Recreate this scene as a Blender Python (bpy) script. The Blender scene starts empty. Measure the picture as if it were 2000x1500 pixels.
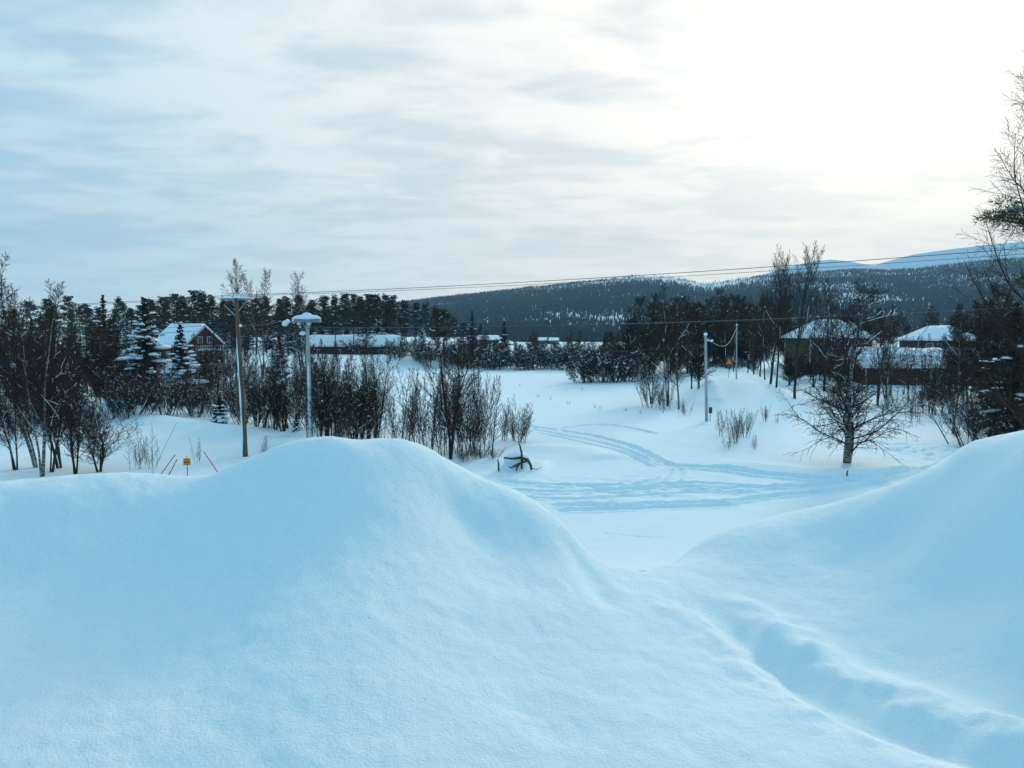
import bpy, math, random
import numpy as np
from mathutils import Vector, Matrix

scene = bpy.context.scene
COL = scene.collection

# ------------------------------------------------------------------ camera
CAM_Z = 10.0
F = 1511.0                       # focal length in photo pixels (2000 wide)
PITCH = math.atan(100 / F)       # true horizon at row 650
cam_d = bpy.data.cameras.new('camera')
cam_d.sensor_width = 36.0
cam_d.lens = 36.0 * F / 2000.0
cam_d.clip_start = 0.05
cam_d.clip_end = 30000
cam = bpy.data.objects.new('camera', cam_d)
COL.objects.link(cam)
cam.location = (0, 0, CAM_Z)
cam.rotation_euler = (math.pi / 2 - PITCH, 0, 0)
scene.camera = cam

# ------------------------------------------------------------------ sky and sun
SUN_EL = math.radians(20.0)
SUN_AZ = math.radians(27.0)      # clockwise from +Y
SUN_DIR = Vector((math.sin(SUN_AZ) * math.cos(SUN_EL), math.cos(SUN_AZ) * math.cos(SUN_EL), math.sin(SUN_EL)))
world = bpy.data.worlds.new('World')
scene.world = world
world.use_nodes = True


class NT:
    """small helper for node trees"""
    def __init__(s, nt):
        s.nt = nt
        nt.nodes.clear()

    def n(s, typ, ins=None, **props):
        nd = s.nt.nodes.new(typ)
        for k, v in props.items():
            setattr(nd, k, v)
        for k, v in (ins or {}).items():
            sock = nd.inputs[k]
            if isinstance(v, bpy.types.NodeSocket):
                s.nt.links.new(v, sock)
            else:
                sock.default_value = v
        return nd

    def math(s, op, a, b=0.0, c=0.0, clamp=False):
        nd = s.n('ShaderNodeMath', {0: a, 1: b, 2: c}, operation=op)
        nd.use_clamp = clamp
        return nd.outputs[0]

    def mix(s, f, a, b, blend='MIX'):
        nd = s.nt.nodes.new('ShaderNodeMix')
        nd.data_type = 'RGBA'
        nd.blend_type = blend
        for i, v in ((0, f), (6, a), (7, b)):
            if isinstance(v, bpy.types.NodeSocket):
                s.nt.links.new(v, nd.inputs[i])
            else:
                nd.inputs[i].default_value = v if i == 0 else (tuple(v) + (1,))[:4]
        return nd.outputs[2]

    def ramp(s, f, stops):
        nd = s.n('ShaderNodeValToRGB', {0: f})
        e = nd.color_ramp.elements
        while len(e) < len(stops):
            e.new(0.5)
        for el, (p, c) in zip(e, stops):
            el.position = p
            el.color = c if len(c) == 4 else tuple(c) + (1,)
        return nd.outputs[0]


def build_world():
    t = NT(world.node_tree)
    tc = t.n('ShaderNodeTexCoord').outputs['Generated']
    sky = t.n('ShaderNodeTexSky', sky_type='NISHITA', sun_disc=False)
    sky.sun_elevation = SUN_EL
    sky.sun_rotation = SUN_AZ
    sky.air_density = 1.0
    sky.dust_density = 1.0
    nrm = t.n('ShaderNodeVectorMath', {0: tc}, operation='NORMALIZE').outputs[0]
    sep = t.n('ShaderNodeSeparateXYZ', {0: nrm})
    z = t.math('ADD', t.math('MAXIMUM', sep.outputs[2], 0.0), 0.10)
    u = t.math('DIVIDE', sep.outputs[0], z)
    v = t.math('DIVIDE', sep.outputs[1], z)
    uv = t.n('ShaderNodeCombineXYZ', {0: u, 1: v, 2: 0.0}).outputs[0]
    # cloud sheet: broad rolls across the view and small ripples
    mp = t.n('ShaderNodeMapping', {0: uv})
    mp.inputs['Rotation'].default_value = (0, 0, math.radians(14))
    mp.inputs['Scale'].default_value = (0.68, 1.0, 1)
    n1 = t.n('ShaderNodeTexNoise', {'Vector': mp.outputs[0], 'Scale': 1.5, 'Detail': 7.0, 'Roughness': 0.52, 'Distortion': 0.5})
    n2 = t.n('ShaderNodeTexNoise', {'Vector': mp.outputs[0], 'Scale': 4.4, 'Detail': 6.0, 'Roughness': 0.58, 'Distortion': 0.4})
    cl = t.math('ADD', t.math('MULTIPLY', n1.outputs[0], 0.6), t.math('MULTIPLY', n2.outputs[0], 0.4))
    cl = t.n('ShaderNodeMapRange', {0: cl, 1: 0.40, 2: 0.58, 3: 0.0, 4: 1.0}, interpolation_type='SMOOTHSTEP').outputs[0]
    # angle from the veiled sun
    dot = t.n('ShaderNodeVectorMath', {0: nrm, 1: tuple(SUN_DIR)}, operation='DOT_PRODUCT').outputs['Value']
    half = t.math('MULTIPLY_ADD', dot, 0.5, 0.5, clamp=True)
    wide = t.math('POWER', t.math('MAXIMUM', dot, 0.0), 1.6)
    tight = t.math('POWER', half, 90.0)
    thick = t.mix(wide, SKY_FAR, SKY_NEAR)                 # darker cloud bellies
    thin = t.mix(wide, SKY_FAR2, SKY_NEAR2)                # bright thin cloud
    col = t.mix(cl, thick, thin)
    glow = t.n('ShaderNodeVectorMath', {0: (4.0, 3.7, 3.1), 'Scale': tight}, operation='SCALE').outputs[0]
    col = t.mix(1.0, col, glow, 'ADD')
    low = t.math('EXPONENT', t.math('MULTIPLY', t.math('MAXIMUM', sep.outputs[2], 0.0), -6.5))
    low = t.math('MULTIPLY', low, t.math('MULTIPLY', half, 0.95))
    col = t.mix(low, col, t.mix(wide, (4.2, 7.4, 9.0), (11.8, 11.1, 9.9)))          # light veil towards the horizon
    out = t.mix(0.93, sky.outputs[0], col)
    bg = t.n('ShaderNodeBackground', {0: out, 1: 0.1})
    o = t.n('ShaderNodeOutputWorld', {0: bg.outputs[0]})


SKY_FAR = (1.3, 4.5, 6.9)
SKY_FAR2 = (2.7, 5.8, 7.9)
SKY_NEAR = (7.4, 7.6, 7.4)
SKY_NEAR2 = (10.9, 10.2, 9.2)
build_world()

sun_d = bpy.data.lights.new('sun', 'SUN')
sun_d.energy = 1.5
sun_d.angle = math.radians(11)
sun_d.color = (1.0, 0.88, 0.72)
sun = bpy.data.objects.new('sun', sun_d)
COL.objects.link(sun)
sun.rotation_euler = (-SUN_DIR).to_track_quat('-Z', 'Y').to_euler()
sun.location = (40, 60, 60)

scene.view_settings.view_transform = 'Standard'
scene.view_settings.look = 'None'
scene.view_settings.gamma = 1.0
scene.view_settings.exposure = 0.27
scene.view_settings.use_curve_mapping = False

# ------------------------------------------------------------------ helpers
CP, SP = math.cos(PITCH), math.sin(PITCH)


def ray(px, py):
    u = (px - 1000) / F
    v = (750 - py) / F
    return Vector((u, CP + v * SP, -SP + v * CP))


def at(px, py, Y):
    """world point seen at photo pixel px,py at forward distance Y"""
    d = ray(px, py)
    return Vector((0, 0, CAM_Z)) + d * (Y / d.y)


def onz(px, py, z):
    d = ray(px, py)
    return Vector((0, 0, CAM_Z)) + d * ((z - CAM_Z) / d.z)


def sstep(a, b, x):
    t = np.clip((x - a) / (b - a), 0, 1)
    return t * t * (3 - 2 * t)


_tab = np.random.RandomState(7).rand(256, 256)


def vnoise(x, y):
    xi = np.floor(x).astype(int)
    yi = np.floor(y).astype(int)
    fx = x - xi
    fy = y - yi
    fx = fx * fx * fx * (fx * (fx * 6 - 15) + 10)
    fy = fy * fy * fy * (fy * (fy * 6 - 15) + 10)
    a = _tab[xi & 255, yi & 255]
    b = _tab[(xi + 1) & 255, yi & 255]
    c = _tab[xi & 255, (yi + 1) & 255]
    d = _tab[(xi + 1) & 255, (yi + 1) & 255]
    return (a * (1 - fx) + b * fx) * (1 - fy) + (c * (1 - fx) + d * fx) * fy - 0.5


def fbm(x, y, o=4, g=0.5):
    s = 0
    a = 1.0
    for k in range(o):
        s = s + a * vnoise(x * 2 ** k + 17.3 * k, y * 2 ** k - 9.1 * k)
        a *= g
    return s


def tag(o, label=None, cat=None, group=None, kind=None):
    if label:
        o['label'] = label
    if cat:
        o['category'] = cat
    if group:
        o['group'] = group
    if kind:
        o['kind'] = kind
    return o


def empty(name, loc=(0, 0, 0), rz=0.0):
    o = bpy.data.objects.new(name, None)
    o.location = loc
    o.rotation_euler = (0, 0, rz)
    o.empty_display_size = 0.3
    COL.objects.link(o)
    return o


# ------------------------------------------------------------------ materials
def principled(name, fn, rough=0.7, spec=0.3, bump=None, sss=None):
    m = bpy.data.materials.new(name)
    m.use_nodes = True
    t = NT(m.node_tree)
    out = t.n('ShaderNodeOutputMaterial')
    b = t.n('ShaderNodeBsdfPrincipled', {'Roughness': rough})
    b.inputs['Specular IOR Level'].default_value = spec
    c = fn(t)
    if isinstance(c, bpy.types.NodeSocket):
        t.nt.links.new(c, b.inputs['Base Color'])
    else:
        b.inputs['Base Color'].default_value = tuple(c) + (1,)
    if bump:
        h, dist = bump(t)
        bn = t.n('ShaderNodeBump', {'Height': h, 'Distance': dist, 'Strength': 1.0})
        t.nt.links.new(bn.outputs[0], b.inputs['Normal'])
    if sss:
        b.inputs['Subsurface Weight'].default_value = sss
        b.inputs['Subsurface Radius'].default_value = (0.02, 0.035, 0.05)
        b.inputs['Subsurface Scale'].default_value = 1.0
    t.nt.links.new(b.outputs[0], out.inputs[0])
    return m


def noisy(c1, c2, scale=4.0, detail=4, stretch=(1, 1, 1)):
    def fn(t):
        tc = t.n('ShaderNodeTexCoord').outputs['Object']
        mp = t.n('ShaderNodeMapping', {0: tc})
        mp.inputs['Scale'].default_value = stretch
        nz = t.n('ShaderNodeTexNoise', {'Vector': mp.outputs[0], 'Scale': scale, 'Detail': detail})
        f = t.n('ShaderNodeMapRange', {0: nz.outputs[0], 1: 0.3, 2: 0.7}).outputs[0]
        return t.mix(f, c1, c2)
    return fn


def planks(c1, c2, width=0.16, axis=0):
    """vertical boarding with grain and dark joints"""
    def fn(t):
        tc = t.n('ShaderNodeTexCoord').outputs['Object']
        s = t.n('ShaderNodeSeparateXYZ', {0: tc})
        q = t.math('ADD', s.outputs[0], s.outputs[1])
        fr = t.math('FRACT', t.math('DIVIDE', q, width))
        joint = t.math('LESS_THAN', fr, 0.10)
        nz = t.n('ShaderNodeTexNoise', {'Vector': tc, 'Scale': 1.3, 'Detail': 5})
        c = t.mix(nz.outputs[0], c1, c2)
        return t.mix(t.math('MULTIPLY', joint, 0.6), c, (0.01, 0.008, 0.006))
    return fn


SNOW_C = (0.80, 0.885, 0.945)


def snow_bump(t):
    geo = t.n('ShaderNodeTexCoord').outputs['Object']
    a = t.n('ShaderNodeTexNoise', {'Vector': geo, 'Scale': 70.0, 'Detail': 4, 'Roughness': 0.65})
    b = t.n('ShaderNodeTexNoise', {'Vector': geo, 'Scale': 7.0, 'Detail': 5, 'Roughness': 0.55})
    h = t.math('ADD', t.math('MULTIPLY', a.outputs[0], 0.26), t.math('MULTIPLY', b.outputs[0], 0.5))
    return h, 0.035


def snow_col(t):
    geo = t.n('ShaderNodeTexCoord').outputs['Object']
    b = t.n('ShaderNodeTexNoise', {'Vector': geo, 'Scale': 1.1, 'Detail': 6})
    return t.mix(b.outputs[0], (0.745, 0.89, 0.95), (0.82, 0.925, 0.965))


M = {}
M['snow'] = principled('snow', snow_col, 0.85, 0.15, snow_bump, sss=0.25)
M['snow_cap'] = principled('snow_cap', noisy((0.78, 0.87, 0.935), (0.85, 0.91, 0.955), 2.0), 0.9, 0.1)
M['bark'] = principled('bark', noisy((0.022, 0.018, 0.016), (0.060, 0.048, 0.040), 6, 5, (1, 1, 0.3)), 0.9, 0.15)
M['twig'] = principled('twig', noisy((0.022, 0.016, 0.013), (0.060, 0.041, 0.031), 2), 0.85, 0.15)
M['twig_red'] = principled('twig_red', noisy((0.030, 0.016, 0.013), (0.065, 0.036, 0.028), 2), 0.85, 0.15)


def birch_fn(t):
    tc = t.n('ShaderNodeTexCoord').outputs['Object']
    mp = t.n('ShaderNodeMapping', {0: tc})
    mp.inputs['Scale'].default_value = (1, 1, 3.5)
    nz = t.n('ShaderNodeTexNoise', {'Vector': mp.outputs[0], 'Scale': 3.0, 'Detail': 5})
    return t.ramp(nz.outputs[0], [(0.36, (0.025, 0.022, 0.02)), (0.46, (0.12, 0.11, 0.10)), (0.62, (0.34, 0.33, 0.31))])


M['birch_bark'] = principled('birch_bark', birch_fn, 0.8, 0.2)
M['pine_bark'] = principled('pine_bark', noisy((0.03, 0.02, 0.015), (0.09, 0.05, 0.03), 5, 4, (1, 1, 0.3)), 0.9, 0.1)
M['needles'] = principled('needles', noisy((0.008, 0.016, 0.009), (0.026, 0.042, 0.018), 0.9), 0.7, 0.2)
M['needles_dark'] = principled('needles_dark', noisy((0.006, 0.012, 0.008), (0.018, 0.028, 0.014), 0.9), 0.7, 0.2)
M['needles_near'] = principled('needles_near', noisy((0.012, 0.028, 0.010), (0.05, 0.075, 0.025), 3), 0.6, 0.25)
M['pole_wood'] = principled('pole_wood', noisy((0.085, 0.055, 0.035), (0.19, 0.125, 0.08), 3, 6, (4, 4, 0.25)), 0.85, 0.15)
M['grey_metal'] = principled('grey_metal', noisy((0.13, 0.17, 0.18), (0.22, 0.26, 0.27), 3), 0.5, 0.4)
M['pale_metal'] = principled('pale_metal', noisy((0.30, 0.34, 0.36), (0.42, 0.46, 0.48), 2, 4, (1, 1, 0.3)), 0.55, 0.4)
M['dark_metal'] = principled('dark_metal', noisy((0.03, 0.035, 0.035), (0.06, 0.07, 0.07), 3), 0.5, 0.4)
M['glass_green'] = principled('glass_green', lambda t: (0.55, 0.72, 0.55), 0.15, 0.5)
M['wire'] = principled('wire', lambda t: (0.035, 0.036, 0.038), 0.5, 0.4)
M['wire_pale'] = principled('wire_pale', lambda t: (0.20, 0.21, 0.22), 0.5, 0.4)
M['red_paint'] = principled('red_paint', lambda t: (0.50, 0.045, 0.05), 0.5, 0.4)
M['orange'] = principled('orange', lambda t: (0.85, 0.33, 0.035), 0.5, 0.3)
M['orange_red'] = principled('orange_red', lambda t: (0.75, 0.13, 0.02), 0.5, 0.3)
M['sign_red'] = principled('sign_red', lambda t: (0.30, 0.03, 0.02), 0.5, 0.3)
M['black'] = principled('black', lambda t: (0.015, 0.012, 0.012), 0.6, 0.3)
M['white_wood'] = principled('white_wood', noisy((0.36, 0.38, 0.38), (0.50, 0.51, 0.50), 4), 0.7, 0.2)
M['red_wall'] = principled('red_wall', planks((0.065, 0.019, 0.013), (0.11, 0.032, 0.020)), 0.85, 0.15)
M['brown_wall'] = principled('brown_wall', planks((0.075, 0.030, 0.018), (0.13, 0.05, 0.028)), 0.85, 0.15)
M['yellow_wall'] = principled('yellow_wall', planks((0.07, 0.052, 0.026), (0.105, 0.08, 0.038)), 0.85, 0.15)
M['grey_wall'] = principled('grey_wall', planks((0.05, 0.045, 0.042), (0.10, 0.09, 0.08)), 0.85, 0.15)
M['roof_dark'] = principled('roof_dark', noisy((0.03, 0.028, 0.028), (0.06, 0.055, 0.05), 2), 0.8, 0.2)
M['brick'] = principled('brick', noisy((0.16, 0.06, 0.04), (0.26, 0.11, 0.07), 6), 0.85, 0.15)
M['pane'] = principled('pane', lambda t: (0.03, 0.04, 0.05), 0.08, 0.6)
M['dead_wood'] = principled('dead_wood', noisy((0.03, 0.03, 0.022), (0.10, 0.09, 0.06), 5), 0.9, 0.1)
M['weed'] = principled('weed', noisy((0.10, 0.07, 0.04), (0.20, 0.14, 0.08), 4), 0.9, 0.1)
M['far_needles'] = principled('far_needles', noisy((0.008, 0.020, 0.026), (0.022, 0.042, 0.050), 0.02), 0.8, 0.1)  # needle green shifted to blue, painting in part of the distance haze

# ------------------------------------------------------------------ terrain
# control points of the heaped snow in front of the camera: (px, py, distance)
LEFT_CREST = [(-170, 940, 6.2), (0, 938, 6.0), (100, 931, 6.0), (200, 927, 6.0), (330, 930, 6.1), (400, 929, 6.0), (450, 912, 5.9),
              (500, 893, 5.85), (560, 871, 5.8), (610, 860, 5.8), (650, 857, 5.8), (700, 863, 5.9), (740, 860, 5.95), (790, 863, 6.0), (850, 889, 6.1), (950, 939, 6.2),
              (1050, 985, 6.2), (1105, 1027, 6.1), (1150, 1085, 5.9)]
RIGHT_CREST = [(2200, 820, 5.8), (2080, 832, 5.9), (2000, 843, 6.0), (1945, 857, 6.15), (1880, 874, 6.35), (1850, 900, 6.45), (1790, 930, 6.6), (1730, 953, 6.8), (1600, 990, 7.1),
               (1500, 1012, 7.2), (1380, 1052, 6.9), (1300, 1105, 6.3), (1215, 1108, 6.0)]
FACE = [(0, 1100, 5.0), (0, 1300, 4.0), (0, 1480, 3.2), (-150, 1200, 4.5), (300, 1000, 5.5), (300, 1150, 4.8), (300, 1300, 3.95), (300, 1480, 3.2), (560, 960, 5.4), (700, 1000, 5.2), (700, 1200, 4.25),
        (700, 1400, 3.45), (900, 1000, 5.75), (1000, 1080, 5.5), (1000, 1300, 4.15), (1000, 1480, 3.3), (1120, 1150, 5.2), (1200, 1300, 4.25), (1300, 1480, 3.3), (1600, 1490, 3.25),
        (1250, 1150, 5.5), (1330, 1200, 5.1), (1330, 1150, 5.6), (1450, 1150, 5.75), (1600, 1150, 5.7), (1600, 1060, 6.4), (1700, 1200, 5.2), (1750, 1050, 6.1), (1800, 1300, 4.5), (1880, 1000, 5.6), (1880, 1150, 5.05), (2000, 1000, 5.15), (2000, 1200, 4.45),
        (2000, 1430, 3.65), (2150, 1200, 4.4), (1900, 1500, 3.2)]
cpts = []
for a in LEFT_CREST + RIGHT_CREST:
    p = at(*a)
    cpts.append(p)
    v = (CAM_Z - p.z) / p.y
    q = p + Vector((p.x / p.y * 1.2, 1.2, -v * 1.2 - 0.17))
    cpts.append(q)
    cpts.append(p + Vector((p.x / p.y * 0.4, 0.4, -v * 0.4 - 0.035)))
    cpts.append(Vector((p.x / p.y * 9.6, 9.6, 10 - 0.325 * 9.6)))
for a in FACE:
    cpts.append(at(*a))
for x in (-2.2, -0.8, 0.8, 2.2):
    cpts.append(Vector((x, 1.6, 7.95)))
    cpts.append(Vector((x * 1.6, -0.5, 7.9)))
CP_A = np.array([tuple(p) for p in cpts])


def tps_fit(P):
    n = len(P)
    d = np.sqrt(((P[:, None, :2] - P[None, :, :2]) ** 2).sum(-1)) + 1e-9
    K = d * d * np.log(d) + np.eye(n) * 0.0004
    A = np.zeros((n + 3, n + 3))
    A[:n, :n] = K
    A[:n, n] = 1
    A[:n, n + 1:] = P[:, :2]
    A[n:, :n] = A[:n, n:].T
    b = np.zeros(n + 3)
    b[:n] = P[:, 2]
    return np.linalg.solve(A, b)


TPS = tps_fit(CP_A)


def tps(x, y):
    s = TPS[-3] + TPS[-2] * x + TPS[-1] * y
    for (cx, cy, _), w in zip(CP_A, TPS[:-3]):
        d2 = (x - cx) ** 2 + (y - cy) ** 2 + 1e-12
        s = s + w * 0.5 * d2 * np.log(d2)
    return s


def poly_dist(x, y, pts):
    """distance, signed side and arc parameter to a polyline"""
    best = np.full(x.shape, 1e9)
    arc = np.zeros(x.shape)
    s0 = 0.0
    tot = sum(math.hypot(b[0] - a[0], b[1] - a[1]) for a, b in zip(pts, pts[1:]))
    for a, b in zip(pts, pts[1:]):
        dx, dy = b[0] - a[0], b[1] - a[1]
        L2 = dx * dx + dy * dy + 1e-12
        t = np.clip(((x - a[0]) * dx + (y - a[1]) * dy) / L2, 0, 1)
        d = np.hypot(x - a[0] - t * dx, y - a[1] - t * dy)
        m = d < best
        best = np.where(m, d, best)
        arc = np.where(m, (s0 + t * math.sqrt(L2)) / tot, arc)
        s0 += math.sqrt(L2)
    return best, arc


def smooth_line(pts, k=6):
    """Catmull-Rom through the points"""
    P = [pts[0]] + list(pts) + [pts[-1]]
    out = []
    for i in range(1, len(P) - 2):
        p0, p1, p2, p3 = (np.array(P[i + j]) for j in (-1, 0, 1, 2))
        for s in range(k):
            t = s / k
            out.append(tuple(0.5 * (2 * p1 + (p2 - p0) * t + (2 * p0 - 5 * p1 + 4 * p2 - p3) * t * t + (3 * p1 - p0 - 3 * p2 + p3) * t ** 3)))
    out.append(tuple(pts[-1]))
    return out


def px_line(pts, z=1.0):
    return smooth_line([tuple(onz(a, b, z))[:2] for a, b in pts])


TRACKS = [  # (pixel line, half width, depth)
    ([(1025, 832), (1080, 841), (1150, 852), (1210, 868), (1255, 886), (1290, 905), (1330, 916)], 0.34, 0.20),
    ([(1030, 838), (1090, 850), (1160, 864), (1210, 880), (1250, 897), (1300, 915)], 0.26, 0.13),
    ([(1040, 846), (1110, 860), (1170, 876), (1220, 893), (1280, 918)], 0.22, 0.10),
    ([(1085, 842), (1130, 834), (1180, 832), (1230, 837), (1282, 849)], 0.34, 0.17),
    ([(1300, 912), (1400, 918), (1500, 929), (1600, 938), (1690, 940), (1740, 934), (1830, 914), (1875, 892), (1900, 878)], 0.42, 0.24),
    ([(960, 938), (1020, 946), (1120, 950), (1230, 950), (1330, 944), (1420, 945), (1500, 951), (1580, 951)], 0.30, 0.20),
    ([(980, 955), (1080, 962), (1200, 958), (1330, 951), (1450, 952), (1560, 950), (1700, 941)], 0.26, 0.17),
    ([(1000, 968), (1120, 975), (1240, 967), (1360, 961), (1500, 960)], 0.22, 0.12),
    ([(1060, 985), (1160, 988), (1250, 985), (1400, 981), (1500, 970), (1600, 961), (1740, 944)], 0.30, 0.22),
    ([(1080, 996), (1200, 994), (1330, 990), (1450, 986)], 0.22, 0.13),
    ([(1310, 916), (1290, 935), (1230, 948), (1150, 954)], 0.26, 0.12),
    ([(1330, 916), (1325, 935), (1300, 950), (1250, 960)], 0.22, 0.09),
    ([(940, 770), (1010, 762), (1090, 760), (1160, 763)], 0.30, 0.14),
    ([(940, 774), (1030, 767), (1120, 767)], 0.25, 0.12),
    ([(1175, 1041), (1240, 1046), (1300, 1050)], 0.09, 0.05),
]
TRACKS = [(px_line(a), w, d) for a, w, d in TRACKS]
RIDGES = [  # drifts and ploughed edges on the field: (line, half width, height)
    (px_line([(170, 800), (250, 815), (330, 832), (420, 846), (540, 858)]), 2.6, 0.75),
    (px_line([(1000, 875), (1080, 880), (1150, 888), (1190, 905)]), 1.9, 0.30),
    (px_line([(920, 905), (1000, 912), (1080, 915)]), 1.8, 0.35),
    (px_line([(1370, 912), (1480, 914), (1600, 926), (1700, 930), (1800, 915)]), 1.6, 0.30),
    (px_line([(560, 855), (640, 850), (720, 850)]), 2.0, 0.40),
]
ROAD = [tuple(at(1418, 700, 175))[:2], tuple(at(1416, 710, 150))[:2], tuple(at(1425, 740, 125))[:2], tuple(at(1452, 770, 104))[:2],
        tuple(at(1490, 800, 86))[:2], tuple(at(1540, 830, 76))[:2]]
ROAD = smooth_line(ROAD)
TROUGH = [tuple(onz(a, b, 8.12))[:2] for a, b in [(1265, 1105), (1340, 1150), (1430, 1195), (1500, 1245), (1590, 1310), (1700, 1375), (1830, 1435), (2020, 1500), (2300, 1590)]]
RIM = [tuple(onz(a, b, 8.2))[:2] for a, b in [(1455, 1180), (1530, 1195), (1630, 1240), (1750, 1300), (1880, 1355), (2080, 1430), (2350, 1530)]]
TROUGH = smooth_line(TROUGH)
RIM = smooth_line(RIM)
CREASE = smooth_line([tuple(at(a, b, c))[:2] for a, b, c in [(1085, 1020, 6.0), (1130, 1075, 5.75), (1165, 1130, 5.4), (1200, 1190, 5.0)]])


def far_height(x, y):
    z = 1.0 + 0.35 * fbm(x * 0.035 + 3, y * 0.035, 3) + 0.07 * fbm(x * 0.3, y * 0.3, 3)
    # bank at the far left end of the field
    start = np.interp(x, [-90, -60, -40, -20, 0, 20], [140, 150, 178, 196, 205, 215])
    wl = sstep(4, -14, x)
    z = z + wl * 3.2 * sstep(start, start + 22, y) + wl * 1.6 * sstep(200, 320, y)
    # ground climbing to the houses on the right
    wr = sstep(0.325, 0.40, x / np.maximum(y, 1.0))
    z = z + wr * (1.3 * sstep(98, 128, y) + 1.0 * sstep(126, 145, y) + 2.6 * sstep(140, 170, y))
    return z


def height(x, y):
    x = np.asarray(x, float)
    y = np.asarray(y, float)
    zf = far_height(x, y)
    # raised road leaving on the right
    m = (y > 60) & (y < 190) & (x > 10) & (x < 75)
    if m.any():
        d, s = poly_dist(x[m], y[m], ROAD)
        h = 1.9 * sstep(0.0, 0.35, 1 - s) * sstep(9.0, 3.2, d)
        bank = 0.45 * np.exp(-((d - 3.9) / 0.8) ** 2) * sstep(0.02, 0.3, 1 - s) * (1 + 0.9 * fbm(x[m] * .9, y[m] * .9, 3))
        zf[m] += h + bank
    # tracks, drifts
    m = (y > 22) & (y < 135) & (np.abs(x) < 70)
    if m.any():
        xm, ym = x[m], y[m]
        add = np.zeros(xm.shape)
        wob = 0.10 * fbm(xm * 1.7, ym * 1.7, 2)
        for line, w, dep in TRACKS:
            la = np.array(line)
            bb = (xm > la[:, 0].min() - 1.5) & (xm < la[:, 0].max() + 1.5) & (ym > la[:, 1].min() - 1.5) & (ym < la[:, 1].max() + 1.5)
            if not bb.any():
                continue
            d, s = poly_dist(xm[bb], ym[bb], line)
            d = d + wob[bb]
            fade = sstep(0, 0.06, s) * sstep(1.0, 0.94, s)
            prof = -np.exp(-(d / w) ** 4) + 0.45 * np.exp(-((d - w * 1.5) / (w * 0.45)) ** 2) + 0.25 * np.exp(-(d / (w * 0.45)) ** 2)
            add[bb] += 1.25 * dep * fade * prof * (1 + 0.7 * fbm(xm[bb] * 3.1, ym[bb] * 3.1, 2))
        for line, w, hh in RIDGES:
            d, s = poly_dist(xm, ym, line)
            add += hh * np.exp(-(d / w) ** 2) * sstep(0, 0.15, s) * sstep(1, .85, s)
        # trampled patch below the birch on the right
        c = onz(1790, 878, 1.0)
        tr = np.exp(-((xm - c.x) / 3.4) ** 2 - ((ym - c.y) / 5.0) ** 2)
        add += tr * 0.42 * fbm(xm * 1.5, ym * 1.5, 3)
        # churned, wind-worked area between the tracks
        c = onz(1230, 955, 1.0)
        tr = np.exp(-((xm - c.x) / 8.0) ** 2 - ((ym - c.y) / 4.0) ** 2)
        add += tr * 0.14 * fbm(xm * 1.2, ym * 2.2, 3)
        zf[m] += add
    # plateau and slope down to the field
    zs = 10 - 0.325 * y
    k = 0.8
    hi = np.maximum(zs, zf)
    zz = hi + k * np.log(np.exp((zs - hi) / k) + np.exp((zf - hi) / k)) - 0.0
    zz = np.where(y > 40, zf, zz)
    near = (y < 11.5) & (np.abs(x) < 9)
    plat = np.where(y < 11.5, np.minimum(8.15, np.maximum(zz, 0)), zz)
    res = plat.copy()
    if near.any():
        xn, yn = x[near], y[near]
        tz = tps(xn, yn)
        # soft lumps and ripples on the heap
        tz += 0.026 * fbm(xn * 0.9 + 5, yn * 0.9, 3) + 0.016 * fbm(xn * 4.3, yn * 4.3, 3) + 0.004 * fbm(xn * 11, yn * 13, 2) + 0.003 * fbm(xn * 21, yn * 29, 2)
        d, s = poly_dist(xn, yn, TROUGH)
        d = np.maximum(d + 0.07 * fbm(xn * 3.5 + 11, yn * 3.5, 3), 0)
        tz -= (0.01 + 0.085 * sstep(0.17, 0.40, s)) * np.exp(-(d / 0.16) ** 2) * sstep(0.0, 0.08, s)
        lump = np.exp(-((d - 0.30) / 0.16) ** 2) * sstep(0.1, 0.3, s)
        tz += 0.05 * lump * np.clip(fbm(xn * 6 + 2, yn * 6, 3) + 0.25, 0, 1)
        d, s = poly_dist(xn, yn, RIM)
        tz += 0.11 * np.exp(-(d / 0.22) ** 2) * sstep(0, .06, s) * (1 + 1.0 * fbm(xn * 2.2, yn * 2.2, 2))
        d, s = poly_dist(xn, yn, CREASE)
        tz -= 0.045 * np.exp(-(d / 0.10) ** 2) * sstep(0, .2, s) * sstep(1, .75, s)
        for px, py, r in ((1232, 1090, 0.028), (1250, 1081, 0.030)):
            c = at(px, py, 6.05)
            tz -= 0.05 * np.exp(-(((xn - c.x) / r) ** 2 + ((yn - c.y) / (r * 1.8)) ** 2))
        w = sstep(11.3, 8.6, yn) * sstep(8.5, 5.5, np.abs(xn)) * sstep(-3, 0.5, yn)
        res[near] = plat[near] * (1 - w) + tz * w
    return res


GRID = {}


def hit(px, py, y0=24.0, y1=260.0):
    """distance at which the view ray through a photo pixel meets the ground"""
    Y = y0
    while Y < y1:
        p = at(px, py, Y)
        if p.z < gz(p.x, Y):
            return Y
        Y += 0.1
    return y1



def gz(x, y):
    """ground height read back from the ground mesh"""
    a, r = math.degrees(math.atan2(x, y)), math.hypot(x, y)
    ga, gr, Z = GRID['az'], GRID['r'], GRID['z']
    i = int(np.clip(np.searchsorted(gr, r) - 1, 0, len(gr) - 2))
    j = int(np.clip(np.searchsorted(ga, a) - 1, 0, len(ga) - 2))
    f = (r - gr[i]) / (gr[i + 1] - gr[i])
    g_ = (a - ga[j]) / (ga[j + 1] - ga[j])
    return float((Z[i, j] * (1 - g_) + Z[i, j + 1] * g_) * (1 - f) + (Z[i + 1, j] * (1 - g_) + Z[i + 1, j + 1] * g_) * f)


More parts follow.
